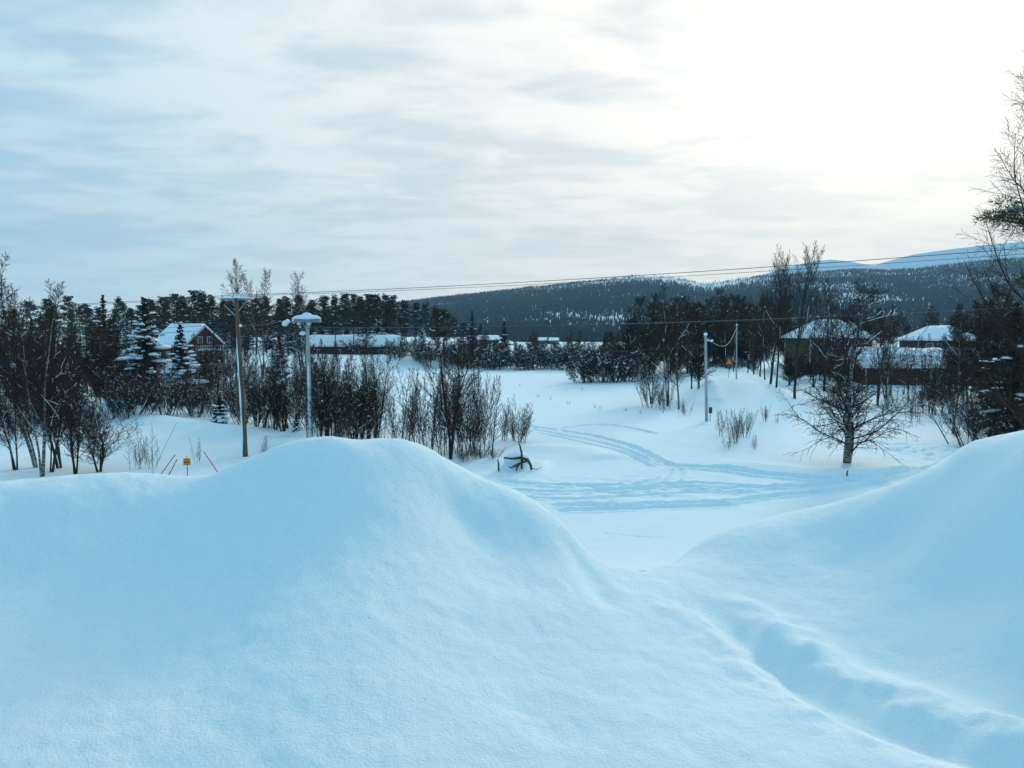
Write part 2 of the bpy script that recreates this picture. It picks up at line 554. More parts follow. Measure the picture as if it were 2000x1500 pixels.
def mesh_np(name, V, Fq, mat, smooth=True, normals=None):
    """mesh from numpy arrays; Fq (n,4) or (n,3)"""
    me = bpy.data.meshes.new(name)
    V = np.ascontiguousarray(V, np.float32)
    Fq = np.ascontiguousarray(Fq, np.int32)
    k = Fq.shape[1]
    me.vertices.add(len(V))
    me.vertices.foreach_set('co', V.ravel())
    me.loops.add(Fq.size)
    me.loops.foreach_set('vertex_index', Fq.ravel())
    me.polygons.add(len(Fq))
    me.polygons.foreach_set('loop_start', np.arange(0, Fq.size, k, dtype=np.int32))
    me.update(calc_edges=True)
    me.polygons.foreach_set('use_smooth', np.full(len(Fq), smooth))
    if mat:
        me.materials.append(mat)
    if normals is not None:
        me.normals_split_custom_set_from_vertices(np.ascontiguousarray(normals, np.float32))
    return me


def obj(name, me, parent=None):
    o = bpy.data.objects.new(name, me)
    o.parent = parent
    COL.objects.link(o)
    return o


def grid_faces(nr, nc):
    i = np.arange(nr - 1)[:, None] * nc + np.arange(nc - 1)[None, :]
    return np.stack([i, i + 1, i + nc + 1, i + nc], -1)


def build_ground():
    az = np.concatenate([np.arange(-180, -44, 4.0), np.arange(-44, 44, 0.19), np.arange(44, 180.1, 4.0)])
    r = [0.3]
    while r[-1] < 12:
        r.append(r[-1] + max(0.03, r[-1] * 0.0105))
    while r[-1] < 29:
        r.append(r[-1] + 0.5)
    while r[-1] < 62:
        r.append(r[-1] + 0.13)
    while r[-1] < 110:
        r.append(r[-1] + 0.33)
    while r[-1] < 260:
        r.append(r[-1] + 1.2)
    while r[-1] < 3500:
        r.append(r[-1] * 1.08)
    r = np.array(r)
    A, R = np.meshgrid(np.radians(az), r)
    X = R * np.sin(A)
    Y = R * np.cos(A)
    Z = height(X.ravel(), Y.ravel()).reshape(X.shape)
    GRID.update(az=az, r=r, z=Z)
    P = np.stack([X, Y, Z], -1)
    dr = np.gradient(P, axis=0)
    da = np.gradient(P, axis=1)
    N = np.cross(da, dr)
    N /= np.linalg.norm(N, axis=-1, keepdims=True) + 1e-12
    N[N[..., 2] < 0] *= -1
    nr, nc = X.shape
    Fc = grid_faces(nr, nc).reshape(-1, 4)
    cx = X.ravel()[Fc].mean(1)
    cy = Y.ravel()[Fc].mean(1)
    # which heap a face belongs to
    cut_y = [-6, 1.5] + [p[1] for p in reversed(TROUGH[12:-8])] + [5.6, 6.1, 9.0]
    cut_x = [4.5, 4.5] + [p[0] for p in reversed(TROUGH[12:-8])] + [1.15, 0.95, 1.25]
    o = np.argsort(cut_y)
    cutx = np.interp(cy, np.array(cut_y)[o], np.array(cut_x)[o])
    heap = (cy < 8.2) & (cy > 0.5) & (np.abs(cx) < 7.5)
    lab = np.where(heap, np.where(cx < cutx, 1, 2), 0)
    Vf, Nf = P.reshape(-1, 3), N.reshape(-1, 3)
    info = [('ground', 'snow covered field with curving snowmobile tracks below the heaps', 'structure'),
            ('snow_mound', 'big rounded blue-white snow heap filling the lower left foreground', 'structure'),
            ('snow_mound', 'snow heap rising to the right edge beyond the dug trough', 'structure')]
    for k, (nm, lb, kd) in enumerate(info):
        f = Fc[lab == k]
        idx, inv = np.unique(f, return_inverse=True)
        me = mesh_np(nm, Vf[idx], inv.reshape(-1, 4), M['snow'], True, Nf[idx])
        tag(obj(nm, me), lb, 'snow', None, kd)


build_ground()

# ------------------------------------------------------------------ far hills
HILL_R = [(200, 640), (500, 622), (600, 612), (700, 600), (800, 590), (860, 583), (930, 575), (1000, 567), (1100, 556), (1180, 547), (1230, 541), (1290, 540), (1330, 546), (1372, 556),
          (1420, 549), (1480, 541), (1540, 537), (1600, 533), (1660, 528), (1720, 530), (1780, 527), (1850, 519), (1950, 509), (2100, 498), (2500, 500)]
FELL_R = [(1300, 580), (1480, 538), (1540, 521), (1580, 511), (1620, 507), (1660, 512), (1700, 519), (1740, 507), (1780, 497), (1850, 487), (1920, 479), (2000, 471), (2150, 466), (2500, 490)]


def ridge_z(px, table, D):
    py = np.interp(px, [a for a, b in table], [b for a, b in table])
    return CAM_Z + (650 - py) / F * D


HILL_D, HILL_0 = 2200.0, 800.0


def hill_height(x, y):
    px = 1000 + x / y * F
    top = ridge_z(px, HILL_R, HILL_D)
    t = (y - HILL_0) / (HILL_D - HILL_0)
    prof = np.where(t < 1, np.clip(t, 0, 1) ** 1.15, 1 - 0.25 * (t - 1))
    z = 0.4 + (top - 0.4) * prof
    z = z + 11 * fbm(x * 0.004, y * 0.004, 4) * np.clip(t, 0, 1) * np.clip((1.02 - t) * 3, 0, 1) + 2.0 * fbm(x * 0.02, y * 0.02, 2) * np.clip(t * 4, 0, 1)
    return z


def build_hills():
    us = np.linspace(-0.75, 1.05, 260)
    ys = np.linspace(HILL_0, HILL_D * 1.3, 110)
    U, Y = np.meshgrid(us, ys)
    X = U * Y
    Z = hill_height(X.ravel(), Y.ravel()).reshape(X.shape)
    me = mesh_np('hill', np.stack([X, Y, Z], -1).reshape(-1, 3), grid_faces(*X.shape).reshape(-1, 4), M['snow_cap'])
    tag(obj('hill', me), 'long forested hill across the valley, snowy along its top', 'hill', None, 'structure')
    us = np.linspace(0.1, 1.1, 160)
    ys = np.linspace(2650, 3700, 70)
    U, Y = np.meshgrid(us, ys)
    X = U * Y
    D = 3250.0
    top = ridge_z(1000 + X / Y * F, FELL_R, D)
    t = (Y - 2650) / (D - 2650)
    Z = np.where(t < 1, top * np.clip(t, 0, 1) ** 1.3, top * (1 - 0.3 * (t - 1))) + 16 * fbm(X * 0.0012, Y * 0.0012, 4) * np.clip(1 - t, 0, 1)
    me = mesh_np('mountain', np.stack([X, Y, Z], -1).reshape(-1, 3), grid_faces(*X.shape).reshape(-1, 4), M['snow_cap'])
    tag(obj('mountain', me), 'smooth white treeless fell behind the wooded hill', 'mountain', None, 'structure')
    # forest on the hill: small ragged conifers, too many to count
    rs = np.random.RandomState(3)
    n = 130000
    u = rs.uniform(-0.42, 0.80, n)
    y = HILL_0 - 60 + (HILL_D * 1.01 - HILL_0 + 60) * rs.uniform(0, 1, n) ** 0.8
    x = u * y
    t = np.clip((y - HILL_0) / (HILL_D - HILL_0), 0, 1)
    px = 1000 + u * F
    dens = 0.84 + 0.9 * fbm(x * 0.006 + 9, y * 0.0035, 4)
    # open birch-clad top and cleared belts
    snowy = np.interp(px, [1120, 1220, 1420, 1520, 1560, 1640], [0, 1, 1, 0.6, 0.4, 0.3])
    dens -= snowy * sstep(0.70, 0.92, t) * 0.75
    dens -= 0.4 * np.exp(-((t - 0.42) / 0.05) ** 2) * (0.5 + fbm(x * 0.003, y * 0.01, 3)) * 1.2
    dens -= sstep(1450, 1600, px) * 0.5 * np.exp(-((t - 0.62) / 0.12) ** 2) * (0.55 + 1.2 * fbm(x * 0.004 + 31, y * 0.004, 3))
    keep = rs.uniform(0, 1, n) < np.clip(dens, 0.04, 1)
    x, y, t = x[keep], y[keep], t[keep]
    n = len(x)
    z = hill_height(x, np.maximum(y, HILL_0 + 1))
    z = np.where(y < HILL_0 + 1, 0.9, z)
    hgt = rs.uniform(5, 11, n) * np.where(t > 0.85, 0.75, 1.0)
    wid = hgt * rs.uniform(0.12, 0.18, n)
    # each: two crossed ragged diamonds-prisms (3-sided spindle) -> 5 verts, 6 tris
    base = np.stack([x, y, z], -1)
    ang = rs.uniform(0, 6.28, n)
    vs = [base + np.stack([np.zeros(n), np.zeros(n), hgt], -1)]
    for k in range(3):
        a = ang + k * 2.094
        vs.append(base + np.stack([np.cos(a) * wid, np.sin(a) * wid, hgt * rs.uniform(-0.05, 0.12, n)], -1))
    V = np.stack(vs, 1).reshape(-1, 3)
    tri = np.array([[0, 1, 2], [0, 2, 3], [0, 3, 1]])
    T = (np.arange(n)[:, None, None] * 4 + tri[None]).reshape(-1, 3)
    me = mesh_np('forest', V, T, M['far_needles'], False)
    tag(obj('forest', me), 'dense conifer forest covering the hillside across the valley', 'forest', None, 'stuff')


build_hills()


# ------------------------------------------------------------------ mesh builder
class MB:
    def __init__(s):
        s.V, s.T, s.n = [], [], 0

    def add(s, V, Fs):
        """Fs: (n,3) or (n,4) array"""
        Fs = np.asarray(Fs)
        if Fs.shape[1] == 4:
            Fs = np.concatenate([Fs[:, [0, 1, 2]], Fs[:, [0, 2, 3]]])
        s.V.append(np.asarray(V, float))
        s.T.append(Fs + s.n)
        s.n += len(V)
        return s

    def tube(s, pts, rad, k=3, cap=False):
        P = np.asarray(pts, float)
        n = len(P)
        R = np.broadcast_to(np.asarray(rad, float), (n,))
        t = np.gradient(P, axis=0)
        t /= np.linalg.norm(t, axis=1, keepdims=True) + 1e-12
        m = np.abs(t.mean(0))
        ref = np.eye(3)[np.argmin(m)]
        u = np.cross(t, ref)
        u /= np.linalg.norm(u, axis=1, keepdims=True) + 1e-12
        w = np.cross(t, u)
        a = np.arange(k) * 2 * math.pi / k
        V = P[:, None] + R[:, None, None] * (np.cos(a)[None, :, None] * u[:, None] + np.sin(a)[None, :, None] * w[:, None])
        i = np.arange(n - 1)[:, None] * k
        j = np.arange(k)[None]
        j2 = (j + 1) % k
        Fq = np.stack([i + j, i + j2, i + k + j2, i + k + j], -1).reshape(-1, 4)
        V = V.reshape(-1, 3)
        Fs = np.concatenate([Fq[:, [0, 1, 2]], Fq[:, [0, 2, 3]]])
        if cap:
            V = np.concatenate([V, P[:1], P[-1:]])
            jj = np.arange(k)
            a0 = np.stack([np.full(k, n * k), (jj + 1) % k, jj], -1)
            a1 = np.stack([np.full(k, n * k + 1), (n - 1) * k + jj, (n - 1) * k + (jj + 1) % k], -1)
            Fs = np.concatenate([Fs, a0, a1])
        return s.add(V, Fs)

    def box(s, c, size, rot=None):
        h = np.array(size) / 2
        V = np.array([[x, y, z] for x in (-1, 1) for y in (-1, 1) for z in (-1, 1)]) * h
        if rot is not None:
            V = V @ np.array(rot.to_3x3()).T
        V = V + np.array(c)
        Fs = np.array([[0, 1, 3, 2], [4, 6, 7, 5], [0, 4, 5, 1], [2, 3, 7, 6], [0, 2, 6, 4], [1, 5, 7, 3]])
        return s.add(V, Fs)

    def blob(s, c, size, rng, nu=8, nv=5, lump=0.18, flat=0.0):
        """lumpy rounded mass; flat > 0 squeezes the underside"""
        V = []
        ph = [rng.uniform(0, 6.28) for _ in range(4)]
        for i in range(nv + 1):
            th = math.pi * i / nv
            for j in range(nu):
                a = 2 * math.pi * j / nu
                q = 1 + lump * (math.sin(2 * a + ph[0]) * 0.6 + math.sin(3 * a + ph[1] + th * 2) * 0.5 + math.sin(3 * th + ph[2]) * 0.4)
                z = math.cos(th)
                if z < 0:
                    z *= 1 - flat
                V.append((c[0] + size[0] * q * math.sin(th) * math.cos(a), c[1] + size[1] * q * math.sin(th) * math.sin(a), c[2] + size[2] * q * z))
        Fs = []
        for i in range(nv):
            for j in range(nu):
                Fs.append((i * nu + j, (i + 1) * nu + j, (i + 1) * nu + (j + 1) % nu, i * nu + (j + 1) % nu))
        return s.add(np.array(V), np.array(Fs))

    def mesh(s, name, mat, smooth=True):
        if not s.V:
            return None
        return mesh_np(name, np.concatenate(s.V), np.concatenate(s.T), mat, smooth)

    def build(s, name, mat, parent=None, smooth=False):
        me = s.mesh(name, mat, smooth)
        return obj(name, me, parent) if me else None


# ------------------------------------------------------------------ bare trees
ZV = Vector((0, 0, 1))


def rv(R):
    return Vector((R.gauss(0, 1), R.gauss(0, 1), R.gauss(0, 1)))


def grow(R, p, d, L, r, lev, S, out):
    n = S['seg'][lev]
    pts = [p.copy()]
    dirs = []
    d = d.normalized()
    for i in range(n):
        d = (d + rv(R) * S['wig'][lev] + ZV * S['trop'][lev]).normalized()
        dirs.append(d.copy())
        p = p + d * (L / n)
        pts.append(p.copy())
    tip = S['tip'][lev]
    rad = [max(S['rmin'], r * (1 - (1 - tip) * i / n)) for i in range(n + 1)]
    out.append((lev, pts, rad))
    if lev + 1 >= len(S['seg']):
        return
    nc = max(1, int(round(S['n'][lev] * R.uniform(0.8, 1.2))))
    st = S['start'][lev]
    az = R.uniform(0, 6.28)
    for j in range(nc):
        t = st + (1 - st) * (j + R.random()) / nc
        t = min(t, 0.985)
        q = t * n
        i = int(q)
        pt = pts[i].lerp(pts[i + 1], q - i)
        dd = dirs[i]
        az += 2.4 + R.uniform(-0.5, 0.5)
        ax = dd.orthogonal().normalized()
        ax.rotate(Matrix.Rotation(az, 3, dd))
        a0 = S['ang'][lev] * (1 - 0.42 * t if lev == 0 else 1)
        ang = math.radians(R.gauss(a0, a0 * 0.22))
        cd = dd.copy()
        cd.rotate(Matrix.Rotation(ang, 3, ax))
        if lev == 0 and 'prof' in S:
            cl = S['prof'](t) * S['H'] * R.uniform(0.75, 1.2)
        else:
            cl = L * S['len'][lev] * (1 - 0.55 * t) * R.uniform(0.7, 1.25)
        rr = rad[i] * S['rr'][lev] * R.uniform(0.75, 1.0)
        grow(R, pt, cd, cl, rr, lev + 1, S, out)


def bare_tree(seed, S, stems=1, spread=8, bark='bark', twig='twig', snow=0.35, snow_r=0.012, clumps=4, clump=0.16):
    R = random.Random(seed)
    out = []
    for k in range(stems):
        a = R.uniform(0, 6.28) if stems > 1 else 0
        sp = math.radians(R.uniform(0.3, 1.0) * spread) if stems > 1 else math.radians(R.uniform(0, spread))
        d = Vector((math.sin(sp) * math.cos(a), math.sin(sp) * math.sin(a), math.cos(sp)))
        off = Vector((math.cos(a), math.sin(a), 0)) * R.uniform(0, S.get('foot', 0.25)) if stems > 1 else Vector((0, 0, 0))
        hs = 1.0 if k == 0 else R.uniform(0.6, 1.0)
        S2 = dict(S)
        S2['H'] = S['H'] * hs
        grow(R, off - ZV * 0.25, d, S['H'] * hs, S['r'] * (1.0 if k == 0 else R.uniform(0.6, 1.0)), 0, S2, out)
    tr, cr, sn = MB(), MB(), MB()
    top = 0
    for lev, pts, rad in out:
        P = np.array([tuple(p) for p in pts])
        top = max(top, P[:, 2].max())
        k = 6 if lev == 0 else (4 if lev == 1 else 3)
        (tr if lev == 0 else cr).tube(P, rad, k)
        d = P[-1] - P[0]
        d /= np.linalg.norm(d) + 1e-9
        if 0 < lev < 3 and abs(d[2]) < 0.86 and R.random() < snow * (2.2 if lev == 1 else 1.0):
            a = 0 if R.random() < 0.6 else len(P) // 3
            b = len(P) if R.random() < 0.5 else max(a + 2, len(P) - 1)
            Q = P[a:b] + np.array([0, 0, 1.0]) * (np.array(rad[a:b])[:, None] * 0.9 + snow_r * 0.5)
            q = np.array(rad[a:b]) * 0.75 + snow_r
            q[-1] *= 0.4
            sn.tube(Q, q, 4)
        elif lev == 0 and R.random() < 0.9:                     # plastered snow on the windward side of the trunk
            for _ in range(3):
                a = R.randrange(0, max(1, len(P) - 2))
                Q = P[a:a + 3] + np.array([-0.7, -0.5, 0]) * np.array(rad[a:a + 3])[:, None]
                sn.tube(Q, np.array(rad[a:a + 3]) * np.array([0.2, 0.42, 0.12]), 5)
    forks = [o for o in out if o[0] == 1]
    for _ in range(clumps):
        lev, pts, rad = R.choice(forks)
        i = R.randrange(0, max(1, len(pts) - 1))
        s_ = clump * R.uniform(0.5, 1.2)
        sn.blob(tuple(pts[i] + ZV * s_ * 0.35), (s_ * R.uniform(0.8, 1.5), s_ * R.uniform(0.7, 1.1), s_ * 0.7), R, 7, 4)
    parts = [('trunk', tr.mesh('trunk', M[bark])), ('crown', cr.mesh('crown', M[twig])), ('snow', sn.mesh('snow', M['snow_cap']))]
    return {'h': top, 'parts': [(a, b) for a, b in parts if b]}


def S_birch(H=14, r=0.13, n=(34, 9, 5), **k):
    S = dict(H=H, r=r, seg=(12, 6, 4, 3), wig=(0.05, 0.10, 0.13, 0.16), trop=(0.02, 0.05, -0.02, -0.06), tip=(0.12, 0.25, 0.4, 0.5), rmin=0.006,
             n=n, start=(0.22, 0.2, 0.15), ang=(46, 42, 38), len=(0, 0.42, 0.5), rr=(0.42, 0.6, 0.7), prof=lambda t: 0.27 * (1.05 - t) ** 0.7 * min(1, 0.45 + t * 1.2))
    S.update(k)
    return S


PROTO = {}


def protos():
    P = PROTO
    # slender birches
    P['birch'] = [bare_tree(11 + i, S_birch(n=(24, 11, 6), rmin=0.012, foot=0.15, wig=(0.05, 0.08, 0.12, 0.16), trop=(0.03, 0.09, 0.03, -0.02), prof=lambda t: 0.27 * (1.18 - t) ** 0.6), 2, 6, 'birch_bark', 'twig', 0.05, 0.012, 1) for i in range(2)]
    # alders and rowans: several stems, ascending branches
    Sa = S_birch(H=9, r=0.085, n=(22, 11, 7), start=(0.18, 0.15, 0.1), ang=(38, 36, 34), trop=(0.02, 0.09, 0.05, 0.02),
                 prof=lambda t: 0.40 * (1.08 - t) ** 0.75, rmin=0.007)
    P['alder'] = [bare_tree(31 + i, Sa, 3, 13, 'bark', 'twig', 0.09, 0.013, 2, 0.12) for i in range(3)]
    Sy = dict(Sa)
    Sy.update(n=(17, 8, 5), rmin=0.008, prof=lambda t: 0.42 * (1.1 - t) ** 0.7)
    P['yard'] = [bare_tree(41 + i, Sy, 2, 9, 'bark', 'twig', 0.06, 0.014, 1, 0.12) for i in range(3)]
    # dense twiggy trees that read as a dark mass
    Sd = S_birch(H=10, r=0.10, n=(26, 13, 8), start=(0.12, 0.1, 0.1), ang=(42, 40, 38), trop=(0.02, 0.07, 0.04, 0.02), prof=lambda t: 0.40 * (1.08 - t) ** 0.6, rmin=0.014)
    P['dense'] = [bare_tree(51 + i, Sd, 3, 12, 'bark', 'twig', 0.06, 0.014, 1, 0.15) for i in range(2)]
    # willow thicket bushes
    Sw = S_birch(H=5, r=0.032, n=(14, 6), seg=(8, 5, 3), wig=(0.04, 0.06, 0.10), trop=(0.05, 0.10, 0.06), tip=(0.2, 0.3, 0.5), start=(0.15, 0.1), ang=(30, 32), rr=(0.55, 0.7), len=(0, 0.45),
                 prof=lambda t: 0.34 * (1.1 - t) ** 0.6, rmin=0.008, foot=0.8)
    P['willow'] = [bare_tree(71 + i, Sw, 12, 26, 'bark', 'twig', 0.10, 0.012, 3, 0.09) for i in range(3)]
    # thin saplings
    Ss = S_birch(H=6, r=0.028, n=(20, 5), seg=(9, 5, 3), wig=(0.035, 0.08, 0.11), trop=(0.03, 0.10, 0.05), tip=(0.15, 0.3, 0.5), start=(0.12, 0.1), ang=(38, 33), rr=(0.5, 0.7), len=(0, 0.5),
                 prof=lambda t: 0.25 * (1.1 - t) ** 0.8, rmin=0.008, foot=0.7)
    P['sapling'] = [bare_tree(91 + i, Ss, 4, 8, 'bark', 'twig', 0.06, 0.010, 2, 0.07) for i in range(3)]
    # aspen with steep upper limbs
    Sp = S_birch(H=22, r=0.24, n=(26, 10, 6), seg=(14, 9, 5, 3), wig=(0.03, 0.05, 0.08, 0.12), trop=(0.02, 0.13, 0.12, 0.08), start=(0.26, 0.15, 0.1), ang=(42, 30, 32), len=(0, 0.42, 0.48),
                 prof=lambda t: 0.44 * (1.10 - t) ** 0.6, rmin=0.014)
    P['aspen'] = [bare_tree(111 + i, Sp, 1, 2, 'bark', 'twig', 0.03, 0.02, 1, 0.2) for i in range(2)]
    # broad low-branched birch in the open
    Sb = S_birch(H=11.5, r=0.19, n=(40, 14, 8), seg=(12, 8, 5, 4), wig=(0.06, 0.12, 0.16, 0.18), trop=(0.02, 0.06, -0.02, -0.08), start=(0.12, 0.12, 0.1), ang=(56, 46, 44), len=(0, 0.48, 0.5),
                 prof=lambda t: 0.38 * (1.10 - t) ** 0.62, rmin=0.0085)
    P['broad'] = [bare_tree(131, Sb, 2, 7, 'birch_bark', 'twig', 0.10, 0.014, 3, 0.16)]
    # snowed-in bushes along the far edge of the field
    Sq = S_birch(H=4.5, r=0.05, n=(12, 7), seg=(6, 4, 3), wig=(0.09, 0.14, 0.16), trop=(0.03, 0.06, 0.0), tip=(0.3, 0.4, 0.5), start=(0.15, 0.1), ang=(38, 40), rr=(0.65, 0.75), len=(0, 0.5),
                 prof=lambda t: 0.36 * (1.1 - t) ** 0.5, rmin=0.020, foot=1.2)
    P['bush'] = [bare_tree(151 + i, Sq, 13, 34, 'bark', 'twig', 0.10, 0.026, 4, 0.18) for i in range(3)]
    # airy big birch near the camera
    Sn = S_birch(H=16, r=0.14, n=(28, 13, 9), start=(0.16, 0.12, 0.08), ang=(52, 42, 40), trop=(0.02, 0.08, 0.02, -0.05), rmin=0.0045, seg=(12, 8, 5, 4), len=(0, 0.46, 0.52),
                 prof=lambda t: 0.34 * (1.05 - t) ** 0.55)
    P['near_birch'] = [bare_tree(171 + i, Sn, 1, 3, 'bark', 'twig', 0.012, 0.010, 2, 0.10) for i in range(2)]


protos()


# ------------------------------------------------------------------ conifers
def needles(mb, c, rad, n, size, rs, bw=0.35):
    """a tuft of small blade faces"""
    o = rs.normal(0, 1, (n, 3))
    o /= np.linalg.norm(o, axis=1, keepdims=True)
    o *= rs.uniform(0.25, 1.0, (n, 1)) ** 0.6 * np.array(rad)
    p = np.array(c) + o
    d = o / (np.linalg.norm(o, axis=1, keepdims=True) + 1e-9) + rs.normal(0, 0.5, (n, 3))
    d[:, 2] += 0.25
    d /= np.linalg.norm(d, axis=1, keepdims=True)
    s = np.cross(d, rs.normal(0, 1, (n, 3)))
    s /= np.linalg.norm(s, axis=1, keepdims=True) + 1e-9
    L = size * rs.uniform(0.6, 1.3, (n, 1))
    V = np.stack([p - s * L * bw, p + s * L * bw, p + d * L], 1).reshape(-1, 3)
    mb.add(V, np.arange(3 * n).reshape(-1, 3))


def pine(seed, H=16, crown0=0.42, width=0.17, snow=0.3, tuft=0.6, nb=46, blades=26, bsize=0.34, mat='needles', tufts=3, bw=0.35, extra=()):
    R = random.Random(seed)
    rs = np.random.RandomState(seed)
    tr, cr, sn = MB(), MB(), MB()
    lean = (R.uniform(-.02, .02), R.uniform(-.02, .02))
    P = [(lean[0] * z + 0.1 * math.sin(z * 0.5 + seed) * 0.5, lean[1] * z, z) for z in np.linspace(-0.4, H * 0.97, 10)]
    tr.tube(P, np.linspace(H * 0.0125, 0.03, 10), 7)
    for i in range(nb + len(extra)):
        t = (i + R.random()) / nb
        z = H * (crown0 + (0.97 - crown0) * t)
        Lb = H * width * (1.06 - t) ** 0.62 * min(1.0, 0.6 + 1.6 * t) * R.choice((0.45, 0.7, 0.95, 1.1, 1.25)) * R.uniform(0.85, 1.1)
        a = i * 2.4 + R.uniform(-0.5, 0.5)
        up = math.radians(R.uniform(-5, 25) + 35 * t)
        if i >= nb:
            zf, a, Lb, u_ = extra[i - nb]
            z, up = H * zf, math.radians(u_)
        d = np.array([math.cos(a) * math.cos(up), math.sin(a) * math.cos(up), math.sin(up)])
        b0 = np.array([lean[0] * z, lean[1] * z, z])
        e = b0 + d * Lb
        mid = b0 + d * Lb * 0.5 + np.array([0, 0, -0.05 * Lb])
        cr_b = np.array([b0, mid, e])
        tr.tube(cr_b, [0.05, 0.035, 0.015], 3)
        for q in range(tufts):
            f = 1.0 - q * (0.8 / tufts) + R.uniform(-0.08, 0.08)
            c = b0 + d * Lb * f + rs.normal(0, 0.14 * tuft / 0.6, 3)
            s_ = tuft * R.uniform(0.7, 1.2)
            needles(cr, c, (s_, s_, s_ * 0.5), blades, bsize, rs, bw)
            if R.random() < snow:
                sn.blob((c[0], c[1], c[2] + s_ * 0.28), (s_ * R.uniform(0.55, 0.95), s_ * R.uniform(0.5, 0.85), s_ * 0.22), R, 7, 4, 0.25, 0.5)
    needles(cr, (lean[0] * H, lean[1] * H, H * 0.96), (tuft * 0.7, tuft * 0.7, tuft * 0.8), blades, bsize, rs, bw)
    parts = [('trunk', tr.mesh('trunk', M['pine_bark'])), ('crown', cr.mesh('crown', M[mat], False)), ('snow', sn.mesh('snow', M['snow_cap']))]
    return {'h': H, 'parts': [(a, b) for a, b in parts if b]}


def spruce(seed, H=12, width=0.19, snow=0.5, layers=26, mat='needles_dark', base=0.06, bs=0.3):
    R = random.Random(seed)
    rs = np.random.RandomState(seed)
    tr, cr, sn = MB(), MB(), MB()
    tr.tube([(0, 0, -0.4), (0, 0, H * 0.5), (0, 0, H * 0.98)], [H * 0.013, H * 0.008, 0.015], 6)
    for i in range(layers):
        t = i / (layers - 1)
        zl = z = H * (base + (0.95 - base) * t)
        Lb0 = H * width * (1.03 - t) ** 0.85 * (0.8 + 0.2 * math.sin(i * 2.1 + seed))
        for j in range(9 if t < 0.7 else 6):
            a = j * 6.283 / (9 if t < 0.7 else 6) + i * 0.7 + R.uniform(-.25, .25)
            Lb = Lb0 * R.uniform(0.65, 1.2)
            z = zl + R.uniform(-0.022, 0.022) * H
            droop = math.radians(R.uniform(12, 30) * (1 - t) - 22 * t)
            d = np.array([math.cos(a) * math.cos(droop), math.sin(a) * math.cos(droop), -math.sin(droop)])
            m = max(4, int(Lb / 0.25))
            for q in range(m):
                f = (q + 0.6) / m
                c = np.array([0, 0, z]) + d * Lb * f + np.array([0, 0, 0.12 * Lb * f * f])
                k_ = 1.08 - 0.75 * t
                needles(cr, c, (0.22 * k_, 0.22 * k_, 0.14 * k_), 7, bs * (0.45 + 0.55 * k_), rs)
            if R.random() < snow and Lb > 0.4:
                e = np.array([0, 0, z + 0.20 + 0.07 * Lb]) + d * Lb * 0.76
                blobdir = math.atan2(d[1], d[0])
                s_ = Lb * R.uniform(0.20, 0.40)
                k0 = sn.n
                sn.blob((0, 0, 0), (s_ * 1.35, s_ * 0.75, s_ * 0.32 + 0.04), R, 7, 4, 0.22, 0.5)
                V = sn.V[-1]
                rot = np.array(Matrix.Rotation(blobdir, 3, 'Z') @ Matrix.Rotation(droop * 0.9, 3, 'Y'))
                sn.V[-1] = V @ rot.T + e
    parts = [('trunk', tr.mesh('trunk', M['pine_bark'])), ('crown', cr.mesh('crown', M[mat], False)), ('snow', sn.mesh('snow', M['snow_cap']))]
    return {'h': H, 'parts': [(a, b) for a, b in parts if b]}


PROTO['pine'] = [pine(201 + i, snow=0.05 + 0.06 * (i % 2), crown0=0.34 + 0.05 * (i % 4), width=0.20 + 0.02 * (i % 3), nb=34 + 4 * (i % 3), tuft=0.62 + 0.06 * (i % 2)) for i in range(6)]
PROTO['spruce'] = [spruce(221, snow=0.6, width=0.25), spruce(222, snow=0.6, width=0.27), spruce(223, H=14, width=0.20, snow=0.06)]
PROTO['small_spruce'] = [spruce(231, H=3.2, width=0.36, snow=0.95, layers=10, bs=0.2)]
PROTO['near_pine'] = [pine(241, H=13.4, crown0=0.60, width=0.20, snow=0.22, tuft=0.34, nb=38, blades=190, bsize=0.15, mat='needles_near', tufts=8, bw=0.07,
                           extra=[(0.685, 3.20, 3.75, 2), (0.69, 3.02, 3.3, 4), (0.71, 3.12, 3.0, 5), (0.675, 3.25, 3.0, 0), (0.60, 3.2, 2.9, -4)])]

NAMES = {'birch': ('birch_tree', 'birch'), 'alder': ('alder_tree', 'tree'), 'dense': ('alder_tree', 'tree'), 'yard': ('bare_tree', 'tree'), 'willow': ('willow_shrub', 'shrub'), 'sapling': ('sapling', 'sapling'), 'aspen': ('aspen_tree', 'tree'),
         'broad': ('birch_tree', 'birch'), 'bush': ('snowy_bush', 'bush'), 'near_birch': ('birch_tree', 'birch'), 'pine': ('pine_tree', 'pine'), 'spruce': ('spruce_tree', 'spruce'),
         'small_spruce': ('spruce_tree', 'spruce'), 'near_pine': ('pine_tree', 'pine')}
PR = random.Random(5)


def plant(kind, px, D, top, label, group=None, var=None, rz=None, tilt=(0, 0), wide=1.0, cat=None):
    """stand a plant on the ground at photo column px and distance D so that its tip is near photo row top"""
    ps = PROTO[kind]
    p = ps[PR.randrange(len(ps)) if var is None else var % len(ps)]
    x = at(px, 650, D).x
    z = gz(x, D)
    ht = max(0.5, at(px, top, D).z - z)
    s = ht / p['h']
    nm, c = NAMES[kind]
    o = empty(nm, (x, D, z - 0.05), PR.uniform(0, 6.28) if rz is None else rz)
    o.rotation_euler[0], o.rotation_euler[1] = tilt
    if tilt != (0, 0):
        o.rotation_euler[2] = 0
    o.scale = (s * wide, s * wide, s)
    tag(o, label, cat or c, group)
    for pn, me in p['parts']:
        c_ = obj(pn, me, o)
        if pn != 'trunk':
            c_['kind'] = 'stuff'
    return o


def dof(by, z=1.0):
    """distance of field level ground seen at photo row by"""
    return onz(1000, by, z).y


